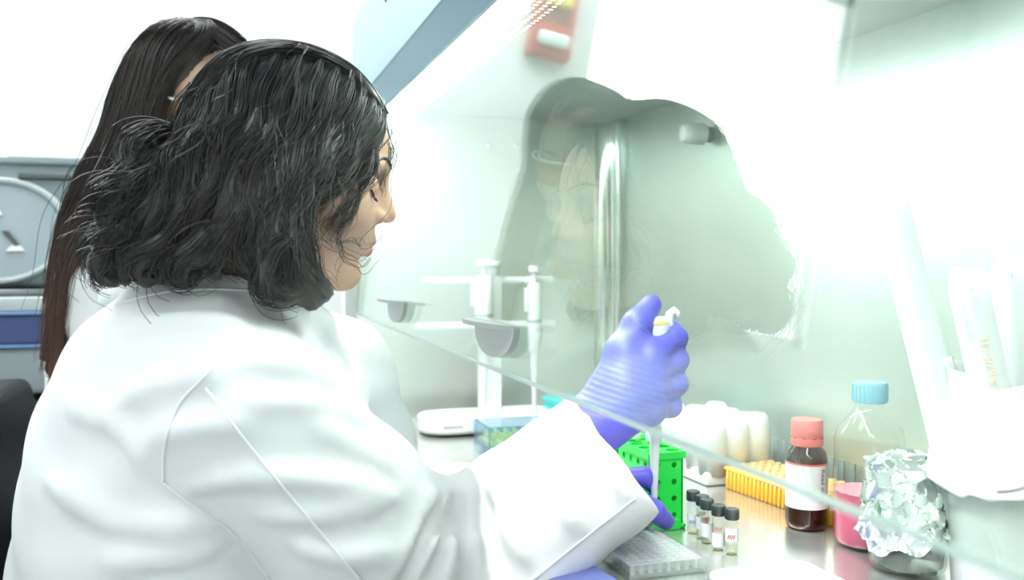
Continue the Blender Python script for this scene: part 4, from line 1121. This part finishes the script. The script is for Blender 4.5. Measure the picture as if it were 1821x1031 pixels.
for lat, dy in ((30, 16), (20, 8), (8, 0), (-5, -1), (-18, 3), (-32, 10), (-46, 22)):
    dy += 9; TOP.append([(686 - abs(lat) * .25, 200 + dy * .6, lat * .5), (662, 160 + dy, lat * .8), (618, 116 + dy, lat), (560, 92 + dy, lat * 1.1), (500, 86 + dy, lat * 1.15), (440, 104 + dy, lat * 1.2), (402, 150 + dy, lat * 1.2), (362, 206 + dy, lat * 1.1), (328, 252, lat)])
locks += [lock(H1, s, (.0045, .0085, .009), 150, .0012, .09, .15) for s in TOP]
# fringe wisps crossing the cheek
WISP = [[(672, 205, 20), (668, 260, 44), (650, 320, 56), (618, 380, 62), (600, 420, 66), (598, 445, 64)], [(668, 210, 24), (655, 280, 54), (630, 340, 62), (598, 385, 70), (585, 430, 74)],
        [(600, 430, 72), (610, 462, 58), (640, 470, 36), (662, 450, 20)], [(590, 425, 78), (625, 432, 56), (655, 433, 26)], [(680, 205, 8), (690, 250, 14), (686, 300, 20), (676, 350, 26)]]
wl = [lock(H1, s, (.003, .007, .006), n, .003, .05, .5) for s, n in zip(WISP, (34, 30, 5, 4, 14))]
fl = [lock(H1, s, (.012, .030, .032), 16, .006, .06, .6) for s in SIDE[::3] + CURL[::2]]
def cap1(P):
    q = H1.l(P)
    d = ell(q, (-.004, 0, .050), (.096, .077, .082))
    d = smin(d, ell(q, (-.050, 0, -.005), (.055, .070, .060)), .03)
    cut = smin(ell(q, (.108, 0, -.005), (.068, .074, .100)), ell(q, (.110, 0, .060), (.040, .055, .045)), .02)
    return smax(d, -cut, .006)
V1, F1 = hair_core(locks, cap1, c + [-.27, -.20, -.21], c + [.15, .22, .18], .0042)
V2, F2 = strands(locks + wl + fl, rng)
hm = np_mesh('hair', np.concatenate([V1, V2]), np.concatenate([F1, F2 + len(V1)])); link('hair', hm, HAIRB, W1, True)

# ------------------------------------------------------------------ gloved hands and the pipette they work with
PX, PY = .2095, .8935
DP = float((np.array([PX, PY, .2]) - C_) @ F_)
def g(x, y, dd): return A_(x, y, DP + dd)
def hand_right(P):
    wr = g(1072, 742, -.035)
    d = cap(P, wr - fa * .05, wr, .034, .030)
    d = smin(d, cap(P, wr, g(1110, 690, -.034), .031, .026), .02)
    d = smin(d, cap(P, g(1100, 715, -.030), g(1150, 722, -.022), .027, .022), .02)
    fing = [((1158, 632), (1201, 601), (1196, 592), (1172, 588), .0128), ((1160, 662), (1203, 640), (1197, 632), (1170, 628), .0130), ((1158, 695), (1202, 682), (1195, 672), (1168, 668), .0128), ((1148, 728), (1192, 722), (1186, 712), (1165, 708), .0118)]
    for m, p, t, e, r in fing:
        M_ = g(*m, -.024); P_ = g(*p, -.002); D_ = g(*t, .026); E_ = g(*e, .034)
        d = smin(d, cap(P, g(1100, 700 + (m[1] - 660) * .5, -.032), M_, .020, r * 1.12), .016)
        f = smin(cap(P, M_, P_, r * 1.1, r), smin(cap(P, P_, D_, r, r * .92), cap(P, D_, E_, r * .92, r * .82), .006), .006)
        d = smin(d, f, .0065)
    th = smin(cap(P, g(1082, 700, -.030), g(1106, 628, -.022), .021, .0185), smin(cap(P, g(1106, 628, -.022), g(1133, 577, -.012), .0185, .0158), cap(P, g(1133, 577, -.012), g(1157, 543, .0), .0158, .0122), .008), .010)
    d = smin(d, th, .012)
    q = P @ ((g(1106, 628, 0) - g(1072, 742, 0)) / np.linalg.norm(g(1106, 628, 0) - g(1072, 742, 0))).astype(np.float32)
    lowm = np.clip(1 - np.abs(P[:, 2] - .175) / .05, 0, 1)
    return d + .0004 * lowm * np.sin(q * 2 * PI / .0062)
sdf_obj('glove', hand_right, g(1140, 660, -.01) - [.13, .11, .14], g(1140, 660, -.01) + [.09, .11, .11], .0019, GLOVE, W1, smooth=2)
def hand_left(P):
    g2 = lambda x, y, d: A_(x, y, d)
    d = cap(P, LW - lfa * .04, g2(1085, 905, 1.045), .030, .030)
    d = smin(d, cap(P, g2(1085, 905, 1.045), g2(1108, 880, 1.05), .030, .024), .02)
    for (a, b_, c_, e, r) in (((1106, 862, 1.02), (1124, 848, 1.000), (1146, 845, .998), (1160, 864, 1.004), .0092), ((1105, 868, 1.06), (1128, 852, 1.06), (1142, 850, 1.07), (1146, 870, 1.075), .0100), ((1100, 880, 1.075), (1120, 866, 1.095), (1132, 862, 1.105), (1136, 882, 1.11), .010)):
        f = smin(cap(P, g2(*a), g2(*b_), r * 1.15, r * 1.05), smin(cap(P, g2(*b_), g2(*c_), r * 1.05, r), cap(P, g2(*c_), g2(*e), r, r * .85), .006), .006)
        d = smin(d, f, .005)
    th = smin(cap(P, g2(1098, 900, 1.02), g2(1134, 893, .99), .016, .0125), smin(cap(P, g2(1134, 893, .99), g2(1162, 908, .985), .0125, .0120), cap(P, g2(1162, 908, .985), g2(1184, 926, .998), .0120, .0100), .006), .008)
    return smax(smin(d, th, .006), -(P[:, 2] - .0015), .003)
gc = A_(1120, 890, 1.04)
sdf_obj('glove', hand_left, gc - [.12, .09, .10], gc + [.09, .11, .08], .0022, GLOVE, W1, smooth=2)
adopt(W1)

hp = tag(empty('pipette', (PX, PY, 0)), 'white hand pipette held upright in the blue glove over the plate', 'pipette')
def zpx(y): return float(A_(1169, y, DP)[2])
bm = B(); lathe(bm, [(.0062, zpx(756)), (.0085, zpx(745)), (.0105, zpx(730)), (.0125, zpx(690)), (.0140, zpx(630)), (.0155, zpx(600)), (.0165, zpx(580)), (.0155, zpx(567)), (.011, zpx(562))], 22); obj('handle', bm, WHITEP, hp, smooth=True)
bm = B(); lathe(bm, [(.0022, zpx(933)), (.0030, zpx(905)), (.0052, zpx(820)), (.0060, zpx(765)), (.0062, zpx(752))], 16); obj('tip', bm, glass('tip_plastic', (.96, .97, .97), 1.4, milk=.7), hp, smooth=True)
bm = B(); tube_path(bm, [(.010, -.002, zpx(600)), (.0145, -.003, zpx(575)), (.0165, -.003, zpx(558)), (.0215, -.004, zpx(551)), (.0245, -.005, zpx(556)), (.0245, -.005, zpx(566))], [.007, .006, .005, .0042, .0036, .0026], 10); obj('finger_hook', bm, WHITEP, hp, smooth=True)
bm = B(); lathe(bm, [(.0055, zpx(564)), (.0055, zpx(552)), (.0075, zpx(551)), (.0075, zpx(546))], 16, Matrix.Translation((-.003, 0, 0))); obj('plunger', bm, WHITEP, hp, angle=50)
bm = B(); lathe(bm, [(.0168, zpx(575)), (.0168, zpx(571)), (.0160, zpx(569))], 18, Matrix.Translation((-.0012, 0, 0))); obj('volume_dot', bm, YELLOWP, hp, angle=50)
bx_ = tag(empty('reagent_tray', (.056, .785, 0), math.radians(8)), 'small slate blue tray half hidden under the white sleeve', 'tray')
bm = B(); box(bm, (-.02, -.045, 0), (.035, .055, .016), .004, 2); obj('tray_base', bm, mat('slate_blue_plastic', (.11, .14, .36), .4), bx_, angle=40)
bm = B(); box(bm, (-.022, -.047, .0162), (.037, .057, .020), .002, 1); obj('tray_lid', bm, mat('slate_blue_plastic', (.11, .14, .36), .4), bx_, angle=40)

# ------------------------------------------------------------------ the woman behind
N2 = A_(268, 215, 1.275)
H2 = Head(N2, math.radians(-46), math.radians(26), .95)
H2.T = A_(330, 206, 1.31); H2.lat = -np.array([F_[0], F_[1], 0]) / np.linalg.norm(F_[:2])
W2 = tag(empty('person', (-.45, 1.42, FZ)), 'woman with long straight brown hair and orange tinted glasses seated behind', 'person')
nk2 = A_(265, 372, 1.37); bs2 = A_(245, 480, 1.38)
def body2(P):
    d = H2.face(P)
    d = smin(d, cap(P, H2.w((-.022, 0, -.020)), nk2, .052, .054), .03)
    return smin(d, cap(P, nk2, bs2, .054, .085), .04)
c2 = H2.T
sdf_obj('body', body2, c2 + [-.24, -.17, -.28], c2 + [.17, .17, .16], .003, SKIN2, W2)
sdf_obj('lips', H2.lips, H2.w((.09, 0, -.04)) - .045, H2.w((.09, 0, -.04)) + .045, .0014, LIPS, W2)
H2.features(W2)
# orange tinted glasses
gl2 = tag(empty('safety_glasses', tuple(H2.w((.1, 0, .02)))), 'orange tinted safety glasses worn by the long haired woman', 'glasses')
OR = glass('orange_lens', (.98, .55, .12), 1.5, milk=.35, milkcol=(.95, .45, .05))
bm = B(); pts = [(math.cos(t) * .075 + .046, math.sin(t) * .074) for t in np.linspace(-1.45, 1.45, 25)]
rows = [[bm.verts.new(tuple(H2.w((x - (.004 if z < 0 else 0), y, z + .018)))) for x, y in pts] for z in (-.022, 0.0, .018)]
for a, b_ in zip(rows, rows[1:]):
    for i in range(24): bm.faces.new((a[i], a[i + 1], b_[i + 1], b_[i]))
o = obj('lens', bm, OR, gl2, smooth=True); md = o.modifiers.new('solid', 'SOLIDIFY'); md.thickness = .0018
bm = B(); tube_path(bm, [tuple(H2.w((x, y, .037))) for x, y in pts], .0022, 6); obj('brow_bar', bm, WHITEP, gl2, smooth=True)
for sg in (1, -1):
    bm = B(); tube_path(bm, [tuple(H2.w(p)) for p in ((.054, sg * .0745, .034), (.02, sg * .080, .030), (-.008, sg * .082, .026), (-.022, sg * .080, .008))], .0022, 6); obj('temple_arm', bm, WHITEP, gl2, smooth=True)
adopt(gl2)
RS2, RE2, RW2 = A_(205, 505, 1.27), A_(255, 760, 1.22), np.array([-.14, 1.25, .06])
LS2, LE2, LW2 = A_(335, 470, 1.56), np.array([-.24, 1.58, .04]), np.array([-.10, 1.36, .07])
f2r = (RW2 - RE2) / np.linalg.norm(RW2 - RE2); f2l = (LW2 - LE2) / np.linalg.norm(LW2 - LE2)
def coat2_base(P):
    d = cap(P, A_(225, 560, 1.34), A_(255, 545, 1.50), .105, .10)
    d = smin(d, cap(P, A_(230, 720, 1.33), A_(265, 700, 1.50), .112, .11), .08)
    d = smin(d, cap(P, A_(230, 960, 1.34), A_(270, 940, 1.52), .13, .13), .08)
    d = smin(d, cap(P, A_(245, 470, 1.36), RS2, .070, .066), .05)
    d = smin(d, cap(P, A_(265, 470, 1.42), LS2, .070, .066), .05)
    for S, E, W_, f in ((RS2, RE2, RW2, f2r), (LS2, LE2, LW2, f2l)):
        a = smin(cap(P, S, E, .066, .058), cap(P, E, W_ + f * .03, .058, .050), .03)
        a = smax(a, (P - W_.astype(np.float32)) @ f.astype(np.float32), .004)
        d = smin(d, a, .03)
    return d
def coat2(P):
    d = coat2_base(P)
    d = smin(d, chain(P, [A_(185, 452, 1.32), A_(210, 420, 1.32), A_(265, 405, 1.34), A_(310, 420, 1.38), A_(335, 470, 1.42)], .014), .014)
    d = smax(d, -cap(P, H2.w((-.03, 0, -.03)), nk2 + (bs2 - nk2) * .2, .066, .058), .008)
    s = np.sin(P[:, 0] * 44 + P[:, 2] * 60 + 1.7 * np.sin(P[:, 1] * 25)) * np.sin(P[:, 2] * 39 - P[:, 0] * 50 + 1.3 * np.sin(P[:, 1] * 31 + 1))
    return d + .003 * s
sdf_obj('lab_coat', coat2, (-.75, 1.05, -.32), (.02, 1.85, .45), .008, COAT, W2, smooth=2)
for (Wp, f, sg) in ((RW2, f2r, 1), (LW2, f2l, -1)):
    side_ = np.cross(f, [0, 0, 1]); side_ /= np.linalg.norm(side_); upv = np.cross(side_, f)
    def bare(P, Wp=Wp, f=f, side_=side_, upv=upv, sg=sg):
        h = lambda a, b_, c_: Wp + f * a + side_ * b_ + upv * c_
        d = cap(P, h(-.05, 0, 0), h(.02, 0, 0), .024, .023)
        d = smin(d, cap(P, h(.03, .016, 0), h(.085, .022, -.004), .018, .012), .014); d = smin(d, cap(P, h(.03, -.016, 0), h(.08, -.024, -.004), .018, .012), .014)
        for k, (o, l) in enumerate(((-.028, .070), (-.010, .082), (.009, .078), (.026, .062))):
            f_ = smin(cap(P, h(.08, o, -.002), h(.08 + l * .5, o * 1.15, -.008), .0092, .0085), cap(P, h(.08 + l * .5, o * 1.15, -.008), h(.08 + l * .9, o * 1.15, -.03), .0085, .007), .005)
            d = smin(d, f_, .005)
        th = smin(cap(P, h(.02, -sg * .025, -.005), h(.06, -sg * .05, -.012), .0125, .0105), cap(P, h(.06, -sg * .05, -.012), h(.088, -sg * .05, -.02), .0105, .008), .006)
        return smin(d, th, .008)
    m_ = Wp + f * .06
    sdf_obj('hand', bare, m_ - .125, m_ + .125, .0032, SKIN2, W2)
def legs2(P):
    d = np.full(len(P), .5, np.float32)
    for y in (1.36, 1.56):
        d = np.minimum(d, chain(P, [(-.46, y, -.235), (-.16, y, -.245), (-.14, y, -.30), (-.10, y, -.70)], [.085, .072, .062, .048], .02))
    return d
sdf_obj('trousers', legs2, (-.58, 1.24, -.75), (.0, 1.69, -.12), .01, TROUS, W2)
for y in (1.36, 1.56):
    def shoe2(P, y=y):
        d = cap(P, (-.11, y, -.722), (.02, y, -.732), .038, .030); d = smin(d, cap(P, (-.11, y, -.70), (-.11, y, -.66), .04, .042), .02)
        return smax(d, -(P[:, 2] + .757), .004)
    sdf_obj('shoe', shoe2, (-.19, y - .07, -.765), (.09, y + .07, -.6), .008, SHOEM, W2)
LONG = [  # parting at the crown, straight fall behind the shoulder
    [(345, 40, 5), (300, 55, 40), (262, 110, 66), (242, 180, 82), (222, 250, 90), (184, 320, 96), (145, 390, 98), (118, 480, 98), (102, 580, 96), (88, 670, 94)],
    [(340, 40, 0), (290, 52, 28), (250, 100, 48), (228, 170, 62), (208, 240, 72), (178, 310, 80), (140, 380, 84), (112, 470, 86), (95, 570, 86), (82, 660, 86)],
    [(335, 40, -5), (285, 50, 12), (245, 92, 28), (220, 160, 40), (200, 230, 50), (168, 300, 60), (132, 370, 66), (108, 450, 70), (92, 550, 72), (78, 640, 74)],
    [(350, 42, 8), (312, 62, 52), (278, 118, 76), (258, 190, 90), (232, 260, 96), (190, 330, 102), (148, 395, 106), (120, 480, 106), (106, 580, 102), (96, 690, 98)],
    [(358, 46, 10), (328, 72, 58), (295, 125, 80), (275, 195, 92), (245, 265, 98), (200, 335, 104), (152, 405, 110), (122, 490, 110), (106, 590, 106), (98, 700, 100)],
    [(365, 50, 12), (340, 78, 60), (308, 128, 80), (278, 180, 92), (256, 262, 98), (214, 335, 102), (160, 400, 106), (124, 480, 110), (108, 560, 108), (100, 660, 104)],
    [(330, 42, -10), (280, 56, -4), (240, 95, 4), (215, 155, 10), (195, 225, 18), (165, 295, 28), (135, 360, 38), (112, 440, 48), (100, 530, 54), (90, 620, 58)],
]
l2 = [lock(H2, s, (.007, .016, .006), 130, .0012, .14, .3) for s in LONG]
l2 += [dict(L, pts=mirror(H2, L['pts']), n=70) for L in list(l2)]
FRONT2 = [[(350, 40, 2), (385, 48, -14), (415, 68, -30), (440, 95, -48), (452, 130, -62), (448, 190, -74), (430, 260, -80)], [(345, 38, -4), (375, 42, -26), (405, 58, -44), (430, 85, -58), (438, 140, -72), (430, 220, -82)], [(352, 42, 6), (380, 56, -4), (408, 74, -18), (432, 98, -36), (446, 140, -54), (446, 200, -68)]]
FRONT2 += [[(350, 42, 30), (360, 58, 62), (342, 86, 78), (316, 114, 86), (288, 150, 92), (266, 190, 96)], [(352, 42, 30), (384, 62, 60), (412, 84, 66), (436, 100, 60), (452, 130, 40)], [(348, 40, 26), (372, 54, 56), (362, 78, 74), (338, 105, 84)]]
l2 += [lock(H2, s, (.006, .012, .008), 110, .0012, .12, .2) for s in FRONT2]
def cap2(P):
    q = H2.l(P)
    d = ell(q, (-.004, 0, .050), (.096, .077, .082)); d = smin(d, ell(q, (-.050, 0, -.005), (.055, .070, .060)), .03)
    cut = smin(ell(q, (.112, 0, -.005), (.078, .082, .100)), ell(q, (.115, 0, .078), (.080, .085, .062)), .02)
    return smax(d, -cut, .006)
V1, F1 = hair_core(l2, cap2, c2 + [-.38, -.22, -.52], c2 + [.17, .24, .20], .0055, .66)
V2, F2 = strands(l2 + [dict(L, n=10, R1=.026, R2=.03, amp=.004) for L in l2[:8]], rng, .0005, 34)
hm = np_mesh('hair', np.concatenate([V1, V2]), np.concatenate([F1, F2 + len(V1)])); link('hair', hm, HAIRBR, W2, True)
adopt(W2)

# ------------------------------------------------------------------ two stools with backrests
def chair(loc, label):
    t = tag(empty('lab_chair', loc), label, 'chair', 'black lab chairs')
    bm = B(); prism(bm, rrect(.44, .44, .09, 6), .40, .46); o = obj('seat', bm, BLACKV, t, angle=50); md = o.modifiers.new('bevel', 'BEVEL'); md.width = .018; md.segments = 3
    bm = B(); prism(bm, rrect(.40, .30, .07, 6), -.025, .025, Matrix(((0, 0, 1, -.235), (1, 0, 0, 0), (0, 1, 0, .735), (0, 0, 0, 1)))); o = obj('backrest', bm, BLACKV, t, angle=50); md = o.modifiers.new('bevel', 'BEVEL'); md.width = .014; md.segments = 3
    bm = B(); tube_path(bm, [(-.12, 0, .385), (-.24, 0, .40), (-.27, 0, .50), (-.268, 0, .66)], .013, 8); obj('back_bracket', bm, BLACKP, t, smooth=True)
    bm = B(); rod(bm, (0, 0, .07), (0, 0, .40), .022, n=16); obj('gas_column', bm, CHROME, t, angle=50)
    for k in range(5):
        a = k * 2 * PI / 5 + .3
        bm = B(); tube_path(bm, [(0, 0, .09), (.13 * math.cos(a), .13 * math.sin(a), .085), (.25 * math.cos(a), .25 * math.sin(a), .062)], [.022, .018, .013], 8); l_ = obj('base_arm', bm, BLACKP, t, smooth=True)
        bm = B(); rod(bm, (.25 * math.cos(a) - .012 * math.sin(a), .25 * math.sin(a) + .012 * math.cos(a), .027), (.25 * math.cos(a) + .012 * math.sin(a), .25 * math.sin(a) - .012 * math.cos(a), .027), .027, n=16); obj('caster', bm, BLACKP, l_, angle=50)
    return t
chair((-.36, .975, FZ), 'black lab chair under the woman with the pipette')
chair((-.33, 1.46, FZ), 'black lab chair under the long haired woman, backrest showing at left')
